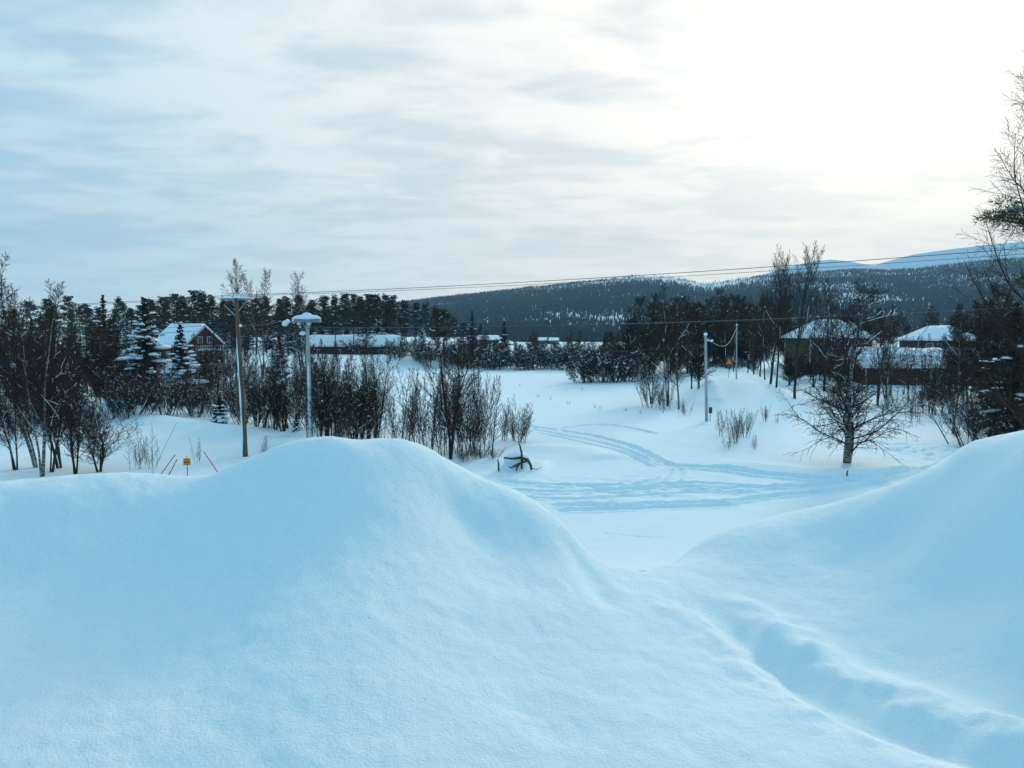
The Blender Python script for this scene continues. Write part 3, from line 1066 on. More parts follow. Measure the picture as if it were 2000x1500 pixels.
ORD = ('leftmost', 'second from left', 'third from left', 'fourth from left', 'fifth from left', 'sixth from left', 'seventh from left', 'eighth from left')


def ordinal(label, i, n):
    if n > 9:
        return label
    if i == n - 1:
        return label + ', rightmost'
    return label + ', ' + ORD[i]


def scatter(kind, n, x0, x1, d0, d1, t0, t1, label, group, wide=(0.9, 1.2), seed=1):
    R = random.Random(seed)
    for i in range(n):
        px = x0 + (x1 - x0) * (i + R.uniform(0.1, 0.9)) / n
        D = R.uniform(d0, d1)
        plant(kind, px, D, R.uniform(t0, t1), ordinal(label, i, n), group, wide=R.uniform(*wide))


# --- left clump by the heap
g = 'bare trees at the left edge'
plant('birch', 62, 50, 488, 'tall leaning birch with pale trunk at the far left edge', g, 0, tilt=(0, -0.11))
plant('birch', 70, 47, 540, 'upright dark-stemmed birch rising beside the leaning left birch', g, 1)
for i, (px, D, t, k) in enumerate(((22, 49, 690, 'alder'), (86, 48.5, 640, 'alder'), (112, 50, 610, 'alder'), (136, 48, 660, 'alder'))):
    plant(k, px, D, t, ordinal('bare alder with dark stems in the clump at the left edge', i, 4), 'alders at the left edge', wide=1.0)
plant('alder', 186, 49, 765, 'low sprawling bare alder with side branches left of the orange sign', None, 1, wide=2.0)
for i, (px, t) in enumerate(((256, 835), (275, 815), (290, 850))):
    plant('sapling', px, 50, t, ordinal('thin bare sapling on open snow left of the orange sign', i, 3), 'saplings left of the orange sign')
plant('sapling', 378, 52, 850, 'thin bare sapling on open snow just beyond the orange sign', None, 1)
plant('sapling', 508, 55, 850, 'small bare twig bush beside the foot of the wooden pole', None, 2, wide=1.6)
# --- dark mass behind
scatter('dense', 14, -30, 250, 78, 120, 600, 655, 'dense dark bare tree in the wood at the left', 'dense trees at the left', (1.0, 1.4), 2)
scatter('dense', 8, 180, 400, 90, 104, 690, 715, 'dense dark bare tree below the snowy spruces', 'dense trees below the spruces', (1.0, 1.4), 12)
scatter('willow', 9, -20, 260, 64, 80, 715, 790, 'bare willow bush in front of the dark wood at the left', 'willows at the left', (1.2, 1.8), 3)
scatter('willow', 16, 215, 450, 77, 92, 690, 745, 'snow-flecked willow bush behind the ploughed bank', 'willows behind the ploughed bank', (1.0, 1.6), 4)
scatter('alder', 12, 440, 640, 66, 95, 650, 715, 'bare alder standing between the wooden pole and the tray-topped pole', 'alders between the poles', (0.9, 1.3), 5)
scatter('willow', 9, 450, 640, 66, 80, 715, 770, 'bare willow bush between the wooden pole and the tray-topped pole', 'willows between the poles', (1.0, 1.5), 6)
plant('small_spruce', 425, 72, 772, 'young snow-laden spruce left of the wooden pole')
plant('small_spruce', 575, 67, 808, 'tiny snowy spruce left of the tray-topped pole')
plant('birch', 572, 68, 640, 'slim birch with snow-plastered trunk left of the tray-topped pole', None, 1)
# --- thicket in the middle
scatter('alder', 10, 618, 735, 59, 68, 655, 730, 'bare alder in the thicket just right of the tray-topped pole', 'alders right of the tray-topped pole', (0.9, 1.3), 7)
scatter('sapling', 26, 640, 960, 55, 64, 700, 780, 'thin bare sapling in the thicket behind the big snow heap', 'saplings behind the snow heap', (0.9, 1.5), 8)
plant('alder', 878, 54.5, 592, 'tallest forked tree of the thicket with snow clumps on its trunk', None, 0)
plant('willow', 925, 57, 712, 'dense rounded bare bush at the right of the thicket', None, 0, wide=0.75)
plant('willow', 905, 56, 735, 'dark bare bush beside the forked tree of the thicket', None, 1, wide=0.7)
scatter('sapling', 5, 968, 1024, 62, 66, 768, 800, 'small bare sapling at the right-hand end of the thicket', 'saplings ending the thicket', (1.2, 1.7), 9)
plant('willow', 1012, 63, 785, 'small twiggy bush ending the thicket beside the snowy field', None, 2, wide=0.9)
scatter('willow', 4, 895, 965, 52, 55, 862, 875, 'low twigs poking from the snow below the thicket', 'twigs below the thicket', (1.5, 2.2), 10)

# --- conifer wood behind the field
g = 'pines behind the cabins'
R_ = random.Random(21)
pines = [(30, 600), (62, 592), (98, 604), (135, 585), (168, 598), (232, 584), (258, 598), (300, 592), (318, 585), (340, 578), (357, 572), (380, 570), (398, 577), (415, 572), (436, 580), (452, 578), (478, 584), (500, 575),
         (520, 580), (545, 578), (562, 584), (585, 576), (608, 582), (632, 577), (655, 582), (672, 576), (690, 580), (705, 575), (720, 573), (738, 577), (755, 574), (768, 578), (790, 592), (812, 588), (830, 596), (850, 602), (868, 606), (888, 618), (905, 625)]
for px, t in pines:
    D = R_.uniform(195, 245)
    plant('pine', px, D, t + R_.uniform(-6, 7), 'dark pine in the wood on the skyline behind the cabins', g, wide=R_.uniform(0.8, 1.35))
scatter('pine', 34, 80, 800, 225, 265, 584, 604, 'dark pine deep in the wood behind the cabins', 'pines deep in the wood', (0.9, 1.25), 22)
scatter('alder', 6, 385, 450, 100, 140, 640, 675, 'bare tree partly hiding the red gabled house', 'bare trees before the red house', (1.0, 1.3), 42)
scatter('spruce', 30, 20, 830, 222, 250, 602, 632, 'dark spruce filling the wood behind the cabins', 'spruces in the wood behind the cabins', (1.1, 1.5), 23)
plant('spruce', 203, 140, 572, 'pointed dark spruce on the skyline left of the snowy spruce', None, 2, wide=1.1)
plant('spruce', 283, 100, 576, 'large spruce loaded with snow left of the red gabled house', None, 0, wide=1.25)
plant('spruce', 352, 96, 630, 'snow-loaded spruce in front of the red gabled house', None, 1, wide=1.3)
plant('spruce', 545, 150, 648, 'small snowy spruce between the house and the long cabin', None, 0, wide=1.3)
plant('pine', 715, 205, 632, 'young snowy pine in front of the long cabin', None, 1, wide=1.5)
plant('spruce', 985, 210, 626, 'lone dark spruce standing at the far end of the field', None, 2, wide=1.5)
plant('spruce', 922, 215, 604, 'slim spruce at the right end of the pine wood', None, 2)
plant('birch', 460, 150, 503, 'tall bare birch rising above the pines over the wooden pole', None, 0)
plant('birch', 512, 155, 520, 'bare birch rising above the pines right of the wooden pole', None, 1)
plant('birch', 592, 150, 528, 'bare birch rising above the pines over the tray-topped pole', None, 0)
# --- snowy bushes along the edge of the field
scatter('bush', 22, 690, 960, 199, 212, 655, 690, 'snow-covered bush on the bank below the long cabin', 'snowy bushes below the cabin', (1.2, 1.8), 24)
scatter('bush', 24, 930, 1260, 186, 205, 665, 692, 'snow-covered bush along the far edge of the field', 'snowy bushes at the field edge', (1.2, 1.8), 25)
scatter('dense', 20, 930, 1250, 205, 280, 645, 668, 'bare tree beyond the snowy bushes at the far field edge', 'bare trees beyond the field', (1.1, 1.6), 26)
scatter('alder', 8, 780, 960, 195, 215, 640, 668, 'bare alder among the snowy bushes below the pine wood', 'alders among snowy bushes', (1.0, 1.4), 27)
scatter('bush', 7, 1135, 1245, 136, 143, 672, 700, 'snowy bush at the corner of the field left of the road trees', 'snowy bushes at the field corner', (1.0, 1.3), 28)

# --- trees left of the road
g = None
plant('yard', 1308, 95, 552, 'tall dark bare tree left of the slim grey pole', None, 0)
plant('birch', 1328, 92, 575, 'birch with pale trunk left of the slim grey pole', None, 0)
plant('alder', 1276, 98, 640, 'bushy bare alder at the left of the roadside trees', None, 2)
plant('willow', 1272, 93, 715, 'snowy willow bush at the foot of the roadside trees', None, 1)
plant('willow', 1300, 90, 735, 'twiggy bush beside the pale birch trunk', None, 2)
plant('dense', 1366, 108, 600, 'dark bare tree close behind the slim grey pole', None, 0)
plant('yard', 1352, 112, 570, 'bare tree behind the slim grey pole reaching the hill line', None, 1)
plant('sapling', 1332, 86, 775, 'low twigs in the snow left of the slim grey pole', None, 0, wide=2.0)
plant('sapling', 1345, 84, 782, 'few low twigs just left of the slim grey pole', None, 1, wide=2.0)
scatter('dense', 14, 1230, 1540, 150, 200, 560, 605, 'dense dark tree filling the background behind the road', 'dense trees behind the road', (1.0, 1.4), 31)
scatter('pine', 4, 1240, 1330, 170, 190, 640, 655, 'low dark pine behind the bare roadside trees', 'low pines behind the roadside', (1.6, 2.2), 32)
scatter('dense', 9, 1375, 1480, 160, 185, 575, 640, 'dense dark tree closing the end of the snowy road', 'dense trees closing the road', (1.2, 1.6), 39)
scatter('bush', 7, 1385, 1470, 150, 165, 690, 705, 'low snowy bush at the end of the road', 'low bushes at the road end', (1.2, 1.6), 40)
scatter('aspen', 5, 1395, 1440, 130, 165, 560, 600, 'bare trunk of the avenue at the end of the road', 'avenue trees at the road end', (0.8, 1.0), 33)
# --- avenue right of the road
for i, (px, D, t) in enumerate(((1462, 132, 585), (1474, 126, 570), (1486, 120, 555), (1496, 112, 565))):
    plant('aspen', px, D, t, ordinal('bare avenue tree on the right bank of the road', i, 4), 'avenue trees on the right bank', wide=0.9)
plant('aspen', 1507, 104, 476, 'tall aspen with steep upright limbs right of the road', None, 0)
plant('aspen', 1519, 101, 500, 'aspen with dark trunk close beside the tallest one', None, 1, wide=0.9)
plant('aspen', 1555, 96, 468, 'tall aspen with clear grey trunk, outermost of the avenue', None, 1)
# --- shrubs near the slim pole
plant('willow', 1440, 62, 792, 'reddish twiggy shrub on open snow right of the slim pole', None, 0, wide=0.85)
plant('willow', 1458, 66, 795, 'dense upright shrub behind the reddish twiggy shrub', None, 1, wide=0.8)
plant('sapling', 1412, 67, 800, 'thin twigs between the slim pole and the reddish shrub', None, 2, wide=1.6)
plant('sapling', 1420, 59, 840, 'low twigs in front of the reddish shrub', None, 1, wide=1.9)
plant('sapling', 1478, 59, 846, 'low twigs right of the reddish shrub', None, 2, wide=1.8)
plant('willow', 1498, 79, 786, 'small fan-shaped shrub at the foot of the road bank', None, 2, wide=0.7)
plant('sapling', 1520, 77, 805, 'tiny sapling below the road bank', None, 0, wide=1.2)
# --- yard trees
plant('broad', 1661, dof(905), 548, 'broad bare birch with snowy limbs standing alone in the snow', None, 0, rz=2.4, wide=1.3)
for i, (px, D, t, k) in enumerate(((1590, 116, 560, 'yard'), (1612, 112, 545, 'yard'), (1640, 118, 540, 'yard'), (1718, 96, 600, 'yard'), (1735, 104, 590, 'yard'))):
    plant(k, px, D, t, ordinal('bare tree standing in front of the yellow house and its yard', i, 5), 'bare trees before the yellow house')
scatter('dense', 9, 1535, 1700, 122, 134, 672, 700, 'dark twiggy hedge bush below the yellow house', 'hedge below the yellow house', (1.3, 1.8), 41)
scatter('dense', 16, 1530, 1990, 178, 240, 585, 625, 'dense bare tree behind the houses on the right', 'dense trees behind the right houses', (1.1, 1.5), 34)
scatter('yard', 9, 1740, 1905, 92, 112, 625, 690, 'bare tree in front of the long shed and dark house', 'bare trees before the shed', (0.8, 1.0), 43)
scatter('sapling', 7, 1725, 1800, 78, 90, 725, 775, 'thin bare sapling in the yard right of the broad birch', 'saplings right of the broad birch', (1.0, 1.5), 35)
scatter('alder', 7, 1805, 1865, 80, 88, 690, 735, 'upright bare stems in front of the long shed', 'stems before the long shed', (0.8, 1.1), 36)
plant('birch', 1868, 69, 600, 'slim birch with broken snowy base left of the dark firs', None, 0)
scatter('willow', 6, 1885, 2010, 60, 75, 735, 770, 'bare willow bush below the dark conifers on the right', 'willows on the right', (1.2, 1.7), 37)
scatter('dense', 6, 1880, 2020, 85, 115, 540, 610, 'dense dark bare tree at the right edge', 'dense trees at the right edge', (1.0, 1.3), 38)
plant('spruce', 1985, 62, 585, 'dark spruce with snow pads low at the right edge', None, 2, wide=1.4)
plant('spruce', 1945, 78, 650, 'low dark spruce left of the right edge', None, 2, wide=1.6)
plant('near_birch', 2105, 23, 40, 'airy tall birch leaning in from the right edge', None, 0, rz=1.0)
plant('near_birch', 2050, 34, 480, 'spreading birch with drooping twigs above the right snow heap', None, 1, rz=3.2, wide=1.15)
plant('near_pine', 2200, 19.5, 100, 'green pine reaching in from the right edge with a snowy bough', None, 0, rz=0.0)


# ------------------------------------------------------------------ buildings
def house(name, label, px, D, rz, L, W, wh, rh, wall, zoff=0.0, hip=False, snow_t=0.45, over=0.55, chimney=None, wins=(), doors=(), balcony=False, corner=True, cat='house', group=None):
    """gabled or hipped house, ridge along local x; windows given as (side, along, up, w, h)"""
    x = at(px, 650, D).x
    z = gz(x, D) + zoff
    root = empty(name, (x, D, z), rz)
    tag(root, label, cat, group)
    hl, hw = L / 2, W / 2
    mb = MB()
    b = -1.5
    V = [(-hl, -hw, b), (hl, -hw, b), (hl, hw, b), (-hl, hw, b), (-hl, -hw, wh), (hl, -hw, wh), (hl, hw, wh), (-hl, hw, wh)]
    mb.add(V, [(0, 1, 5, 4), (1, 2, 6, 5), (2, 3, 7, 6), (3, 0, 4, 7)])
    if not hip:
        mb.add([(-hl, -hw, wh), (-hl, hw, wh), (-hl, 0, wh + rh), (hl, -hw, wh), (hl, hw, wh), (hl, 0, wh + rh)], [(0, 2, 1), (3, 4, 5)])
    mb.build('wall', M[wall], root)
    # roof panels and the snow lying on them
    slope = math.atan2(rh, hw)
    ox = over
    ex = 0 if not hip else min(hl * 0.9, hw)
    ey = hw + over
    ez = wh - over * math.tan(slope)
    for s in (-1, 1):
        def panel(lift, th, inset, nm, mat, n=14):
            m = MB()
            nx = n if nm == 'roof_snow' else 2
            R = random.Random(int(D) + s)
            top, bot = [], []
            for i in range(nx + 1):
                f = i / nx
                for j in range(5):
                    q = j / 4
                    xr = (-hl - ox + inset) + (2 * hl + 2 * ox - 2 * inset) * f
                    xt = (-hl - ox + ex + inset) + (2 * hl + 2 * ox - 2 * ex - 2 * inset) * f
                    xx = xr * (1 - q) + xt * q
                    yy = s * (ey - inset * 0.3) * (1 - q)
                    zz = ez + (wh + rh - ez) * q
                    edge = 1.0
                    if nm == 'roof_snow':
                        edge = (0.62 if j == 0 else 1.0) * (0.7 if i in (0, nx) else 1.0) * (1 + R.uniform(-0.16, 0.16))
                        yy += s * (R.uniform(-0.08, 0.10) if j == 0 else 0)
                    bot.append((xx, yy, zz + lift))
                    top.append((xx, yy, zz + lift + th * edge))
            V = bot + top
            N = len(bot)
            Fs = []
            for i in range(nx):
                for j in range(4):
                    a = i * 5 + j
                    q4 = (a, a + 5, a + 6, a + 1)
                    Fs.append(q4)
                    Fs.append(tuple(N + k for k in reversed(q4)))
            for i in range(nx):
                for j in (0, 4):
                    a, c = i * 5 + j, i * 5 + j + 5
                    Fs.append((a, c, c + N, a + N))
            for j in range(4):
                for i in (0, nx):
                    a = i * 5 + j
                    Fs.append((a, a + 1, a + 1 + N, a + N))
            m.add(V, Fs)
            return m
        rf = panel(0.02, 0.14, 0.0, 'roof', 'roof_dark').build('roof', M['roof_dark'], root)
        panel(0.163, snow_t, 0.05, 'roof_snow', 'snow_cap').build('roof_snow', M['snow_cap'], rf, True)
    if hip:
        for s in (-1, 1):
            m = MB()
            xe, xi = s * (hl + ox), s * (hl + ox - ex)
            m.add([(xe, -ey, ez + 0.02), (xe, ey, ez + 0.02), (xi, 0, wh + rh + 0.02), (xe, -ey, ez + 0.15), (xe, ey, ez + 0.15), (xi, 0, wh + rh + 0.15)],
                  [(0, 1, 2), (3, 5, 4)])
            rf = m.build('roof', M['roof_dark'], root)
            m = MB()
            m.add([(xe, -ey, ez + 0.17), (xe, ey, ez + 0.17), (xi, 0, wh + rh + 0.17), (xe, -ey, ez + 0.15 + snow_t * 0.7), (xe, ey, ez + 0.15 + snow_t * 0.7), (xi, 0, wh + rh + 0.15 + snow_t)],
                  [(0, 1, 2), (3, 5, 4)])
            m.add([(xe, -ey, ez + 0.17), (xe, ey, ez + 0.17), (xe, ey, ez + 0.15 + snow_t * 0.7), (xe, -ey, ez + 0.15 + snow_t * 0.7)], [(0, 1, 2, 3)])
            m.build('roof_snow', M['snow_cap'], rf)
    else:
        # pale barge boards on the gables
        for s in (-1, 1):
            for t in (-1, 1):
                m = MB()
                x0 = s * (hl + ox + 0.03)
                c = (x0, t * ey / 2, (ez + wh + rh) / 2 - 0.02)
                ln = math.hypot(ey, wh + rh - ez)
                m.box(c, (0.05, ln, 0.22), Matrix.Rotation(-t * math.atan2(wh + rh - ez, ey), 3, 'X'))
                m.build('barge_board', M['white_wood'], root)
    if corner:
        for sx in (-1, 1):
            for sy in (-1, 1):
                MB().box((sx * (hl + 0.012), sy * (hw + 0.012), wh / 2 - 0.4), (0.16, 0.16, wh + 0.75)).build('corner_board', M['white_wood'], root)
    if chimney:
        cx, ch = chimney
        c = MB().box((cx, 0.3, wh + rh + ch / 2 - 0.3), (0.8, 0.6, ch + 0.6)).build('chimney', M['brick'], root)
        MB().box((cx, 0.3, wh + rh + ch + 0.06), (0.95, 0.75, 0.12)).build('cap', M['roof_dark'], c)
        MB().blob((cx, 0.3, wh + rh + ch + 0.2), (0.5, 0.42, 0.22), random.Random(2), 10, 6, 0.06, 0.6).build('cap_snow', M['snow_cap'], c, True)

    def opening(side, u, v, w, h, door=False):
        if side == 'f':
            c, ax, nrm = Vector((u, -hw, v)), Vector((1, 0, 0)), Vector((0, -1, 0))
        elif side == 'b':
            c, ax, nrm = Vector((u, hw, v)), Vector((1, 0, 0)), Vector((0, 1, 0))
        elif side == 'r':
            c, ax, nrm = Vector((hl, u, v)), Vector((0, 1, 0)), Vector((1, 0, 0))
        else:
            c, ax, nrm = Vector((-hl, u, v)), Vector((0, 1, 0)), Vector((-1, 0, 0))

        def bx(m, du, dv, su, sv, off, dep):
            q = c + ax * du + ZV * dv + nrm * off
            sz = (su, dep, sv) if ax.x else (dep, su, sv)
            m.box(tuple(q), sz)
        fr = MB()
        bx(fr, -w / 2 - 0.06, 0, 0.12, h + 0.24, 0.05, 0.12)
        bx(fr, w / 2 + 0.06, 0, 0.12, h + 0.24, 0.05, 0.12)
        bx(fr, 0, h / 2 + 0.06, w, 0.12, 0.05, 0.116)
        bx(fr, 0, -h / 2 - 0.06, w, 0.12, 0.05, 0.116)
        if not door:
            bx(fr, 0, 0, 0.06, h, 0.05, 0.10)
        win = fr.build('door_frame' if door else 'window', M['white_wood'], root)
        pn = MB()
        bx(pn, 0, 0, w, h, 0.03, 0.04)
        pn.build('door' if door else 'pane', M['white_wood' if door == 'w' else ('dark_metal' if door else 'pane')], win)
    for q in wins:
        opening(*q)
    for q in doors:
        opening(*q, door='w')
    if balcony:
        m = MB().box((hl + 0.75, 0, 2.7), (1.5, W * 0.9, 0.16)).build('balcony', M['white_wood'], root)
        for i in range(16):
            MB().box((hl + 1.46, -W * 0.44 + i * W * 0.88 / 15, 3.22), (0.05, 0.12, 0.86)).build('baluster', M['white_wood'], m)
        MB().box((hl + 1.46, 0, 3.70), (0.08, W * 0.9, 0.09)).build('rail', M['white_wood'], m)
        for yy in (-W * 0.43, W * 0.43):
            MB().box((hl + 1.4, yy, 1.25), (0.14, 0.14, 2.74)).build('post', M['white_wood'], m)
        MB().blob((hl + 0.75, 0, 2.85), (0.7, W * 0.42, 0.22), random.Random(4), 12, 6, 0.08, 0.7).build('balcony_snow', M['snow_cap'], m, True)
    return root


def z_at(py, D):
    return at(1000, py, D).z


def gnd(px, D):
    return gz(at(px, 650, D).x, D)


def base_off(px, D, target):
    """offset that puts the building's base at world height target"""
    return target - gnd(px, D)


house('gabled_house', 'red house with steep snowy roof and pale balcony gable behind the spruces', 366, 168, math.radians(-36), 12.5, 9.0, 3.9, 3.9, 'red_wall', base_off(366, 168, 3.6), chimney=(-3.0, 0.6),
      wins=[('r', -2.3, 1.3, 1.1, 1.3), ('r', 2.3, 1.3, 1.1, 1.3), ('r', -1.0, 4.9, 0.9, 1.2), ('r', 1.2, 4.9, 0.9, 1.2), ('f', -3.5, 1.7, 1.2, 1.2), ('f', 0, 1.7, 1.2, 1.2), ('f', 3.5, 1.7, 1.2, 1.2)], balcony=True)
house('long_cabin', 'long low brown-red cabin with a white snow roof behind the thicket', 690, 214, math.radians(3), 25, 8, 3.4, 2.3, 'brown_wall', base_off(690, 214, 3.0), snow_t=0.6,
      wins=[('f', -8.5, 1.8, 1.2, 1.2), ('f', -3.5, 1.8, 1.2, 1.2), ('f', 2, 1.8, 1.2, 1.2), ('f', 8, 1.8, 1.2, 1.2)], doors=[('f', 5.2, 1.0, 0.95, 2.0)], cat='cabin')
house('low_barn', 'small white-roofed barn far beyond the field left of the lone spruce', 945, 330, math.radians(8), 12, 8, 1.2, 1.3, 'grey_wall', base_off(945, 330, z_at(664, 330) - 1.2), snow_t=0.6, wins=[('f', 0, 0.8, 0.9, 0.6)], corner=False, cat='barn')
house('low_barn', 'tiny distant barn with white roof beyond the field bushes', 1070, 520, math.radians(-5), 14, 9, 1.0, 1.3, 'grey_wall', base_off(1075, 520, z_at(668, 520)), snow_t=0.6, wins=[('f', 2, 1.0, 1.0, 0.8)], corner=False, cat='barn')
house('yellow_house', 'two-storey yellow house with snowy roof behind the bare trees', 1617, 142, math.radians(10), 12.0, 8.5, 5.6, 2.6, 'yellow_wall', base_off(1617, 142, 3.6), hip=True, chimney=(-2.0, 0.9), snow_t=0.5,
      wins=[('f', -4, 4.4, 1.1, 1.4), ('f', -1.3, 4.4, 1.1, 1.4), ('f', 1.3, 4.4, 1.1, 1.4), ('f', 4, 4.4, 1.1, 1.4), ('f', -4, 1.5, 1.1, 1.4), ('f', 4, 1.5, 1.1, 1.4), ('r', -2, 4.4, 1.1, 1.4), ('r', 2, 4.4, 1.1, 1.4)],
      doors=[('f', 0, 1.0, 1.0, 2.1)])
house('long_shed', 'long low dark red shed under thick snow right of the broad birch', 1787, 122, math.radians(-5), 17.5, 8.5, 2.6, 1.7, 'brown_wall', base_off(1787, 122, 2.2), snow_t=1.0, over=0.8,
      wins=[('f', -6, 1.5, 1.0, 0.9), ('f', 5.5, 1.5, 1.0, 0.9)], doors=[('f', 1.3, 1.05, 1.3, 2.1)], cat='shed')
house('dark_house', 'dark low house with hipped snowy roof behind the long shed', 1835, 165, math.radians(-4), 12.5, 9, 3.3, 2.4, 'grey_wall', base_off(1835, 165, 5.2), hip=True, snow_t=0.5,
      wins=[('f', -4, 1.9, 1.2, 1.3), ('f', -1, 1.9, 1.2, 1.3), ('f', 3, 1.9, 1.2, 1.3)])
house('red_house', 'red house with snowy roof half hidden by conifers at the right edge', 1985, 128, math.radians(62), 11, 8, 3.0, 3.2, 'red_wall', base_off(1985, 128, 4.2), wins=[('l', 0, 4.2, 0.9, 1.0), ('l', -2, 1.6, 1.1, 1.2), ('l', 2, 1.6, 1.1, 1.2)])
house('dark_house', 'dark house with snowy roof deep in the trees at the far left', 12, 150, math.radians(-25), 10, 8, 2.8, 2.8, 'brown_wall', base_off(12, 150, 4.2), wins=[('f', 0, 1.6, 1.1, 1.2), ('r', 0, 1.6, 1.1, 1.2)])


# ------------------------------------------------------------------ poles, wires, signs
def P3(px, py, D):
    return np.array(tuple(at(px, py, D)))


def pole_wood():
    D = 55.0
    b = at(474, 650, D)
    z0 = gz(b.x, D)
    root = empty('utility_pole', (b.x, D, z0))
    tag(root, 'brown wooden utility pole with snowy double crossarm', 'pole')
    topz = at(462, 582, D).z - z0
    topx = at(462, 582, D).x - b.x
    n = 14
    pts = [(topx * t + 0.03 * math.sin(t * 5), 0, -0.5 + (topz + 0.5) * t) for t in np.linspace(0, 1, n)]
    p = MB().tube(pts, np.linspace(0.185, 0.135, n), 12, True).build('pole', M['pole_wood'], root, True)
    # snow plastered on the side away from the light
    q = [(x - 0.10, -0.085, z) for x, y, z in pts[1:11]]
    MB().tube(q, [0.05, .10, .105, .07, .10, .09, .05, .085, .06, .02], 7).build('plastered_snow', M['snow_cap'], p, True)
    cz = topz - 0.10
    for s, (a, c) in ((-1, (-1.15, -0.12)), (1, (0.12, 0.95))):
        arm = MB().box((topx + (a + c) / 2, 0, cz), (c - a, 0.16, 0.12)).build('crossarm', M['grey_metal'], root)
        R = random.Random(s)
        MB().blob((topx + (a + c) / 2, 0, cz + 0.08), ((c - a) / 2 * 0.95, 0.14, 0.13), R, 10, 6, 0.05, 0.9).build('arm_snow', M['snow_cap'], arm, True)
    MB().tube([(topx + 0.75, 0, cz - 0.06), (topx + 0.10, 0, cz - 0.85)], 0.045, 6, True).build('brace', M['grey_metal'], root)
    MB().tube([(topx - 0.80, -0.25, cz - 0.38), (topx - 0.10, -0.05, cz - 1.15)], 0.055, 6, True).build('brace', M['grey_metal'], root)
    MB().blob((topx + 0.02, 0, topz + 0.08), (0.24, 0.22, 0.2), random.Random(3), 12, 8, 0.06, 0.4).build('cap_snow', M['snow_cap'], root, True)
    for dx in (-1.05, 0.0, 0.9):
        ins = MB().tube([(topx + dx, 0.11, cz), (topx + dx, 0.11, cz + 0.16), (topx + dx, 0.11, cz + 0.34)], [0.02, 0.06, 0.045], 8, True)
        ins.build('insulator', M['pale_metal'], root, True)
    MB().blob((topx + 0.24, -0.05, topz - 1.95), (0.13, 0.1, 0.1), random.Random(5), 9, 6, 0.1).build('bracket_snow', M['snow_cap'], root, True)
    return root


def pole_tray():
    D = 62.0
    b = at(604, 650, D)
    z0 = gz(b.x, D)
    root = empty('tray_pole', (b.x, D, z0))
    tag(root, 'pale grey pole topped by a wide tray under thick snow', 'pole')
    tp = at(600, 627, D)
    H = tp.z - z0
    dx = tp.x - b.x
    n = 12
    pts = [(dx * t, 0, -0.5 + (H + 0.5) * t) for t in np.linspace(0, 1, n)]
    p = MB().tube(pts, np.linspace(0.20, 0.14, n), 12, True).build('pole', M['pale_metal'], root, True)
    MB().tube([(x + 0.02, -0.10, z) for x, y, z in pts[:9]], [.12, .17, .12, .15, .16, .10, .14, .09, .02], 7).build('plastered_snow', M['snow_cap'], p, True)
    MB().tube([(dx * 0.4 - 0.26, 0, -0.4), (dx * 0.5 - 0.24, 0, H * 0.92)], 0.045, 6, True).build('cable_duct', M['dark_metal'], root, True)
    m = MB()
    for yy in (-0.34, 0.34):
        m.box((dx, yy, H + 0.02), (2.1, 0.10, 0.26))
    m.box((dx, 0, H - 0.085), (2.08, 0.60, 0.06))
    for xx in (-1.02, 1.02):
        m.box((dx + xx, 0, H + 0.02), (0.07, 0.58, 0.25))
    tray = m.build('tray', M['grey_metal'], root)
    R = random.Random(8)
    sn = MB()
    sn.blob((dx - 0.06, 0, H + 0.20), (1.16, 0.44, 0.31), R, 18, 10, 0.035, 0.4)
    sn.blob((dx - 0.02, 0, H + 0.42), (0.42, 0.36, 0.25), R, 12, 8, 0.05)
    sn.blob((dx - 1.02, -0.1, H + 0.06), (0.17, 0.3, 0.26), R, 10, 7, 0.05)
    sn.build('snow_cap', M['snow_cap'], tray, True)
    for s in (-1, 1):
        MB().tube([(dx + s * 0.09, -0.05, H - 0.75), (dx + s * 0.36, -0.05, H - 0.11)], [0.03, 0.035], 6, True).build('brace', M['pale_metal'], root)
        ins = MB()
        zz = H - 0.12
        cx = dx + (-0.60 if s < 0 else 0.17)
        ins.tube([(cx, -0.2, zz), (cx, -0.2, zz - 0.07), (cx, -0.2, zz - 0.14), (cx, -0.2, zz - 0.22)], [0.20, 0.16, 0.17, 0.05], 10, True)
        ins.build('insulator', M['glass_green'], root, True)
    # small arm with snow lumps and drooping leads
    arm = MB().tube([(dx - 0.1, 0, H - 0.28), (dx - 1.85, 0, H - 0.34)], 0.03, 5, True).build('side_arm', M['dark_metal'], root)
    s2 = MB()
    s2.blob((dx - 1.78, -0.02, H - 0.20), (0.25, 0.2, 0.22), R, 10, 7, 0.1)
    s2.blob((dx - 1.55, -0.02, H - 0.03), (0.19, 0.17, 0.18), R, 10, 7, 0.1)
    s2.build('arm_snow', M['snow_cap'], arm, True)
    MB().blob((dx - 0.36, -0.05, H - 0.98), (0.26, 0.17, 0.17), R, 10, 7, 0.12).build('bracket_snow', M['snow_cap'], root, True)
    for x0, zz0, x1, zz1, sag in ((-1.9, -0.36, -0.15, -1.05, 0.42), (-0.9, -0.2, -0.3, -0.85, 0.15)):
        pts = []
        for t in np.linspace(0, 1, 9):
            pts.append((dx + x0 + (x1 - x0) * t, -0.03, H + zz0 + (zz1 - zz0) * t - sag * math.sin(math.pi * t)))
        MB().tube(pts, 0.022, 5).build('lead', M['wire'], root, True)
    return root


pole_wood()
pole_tray()


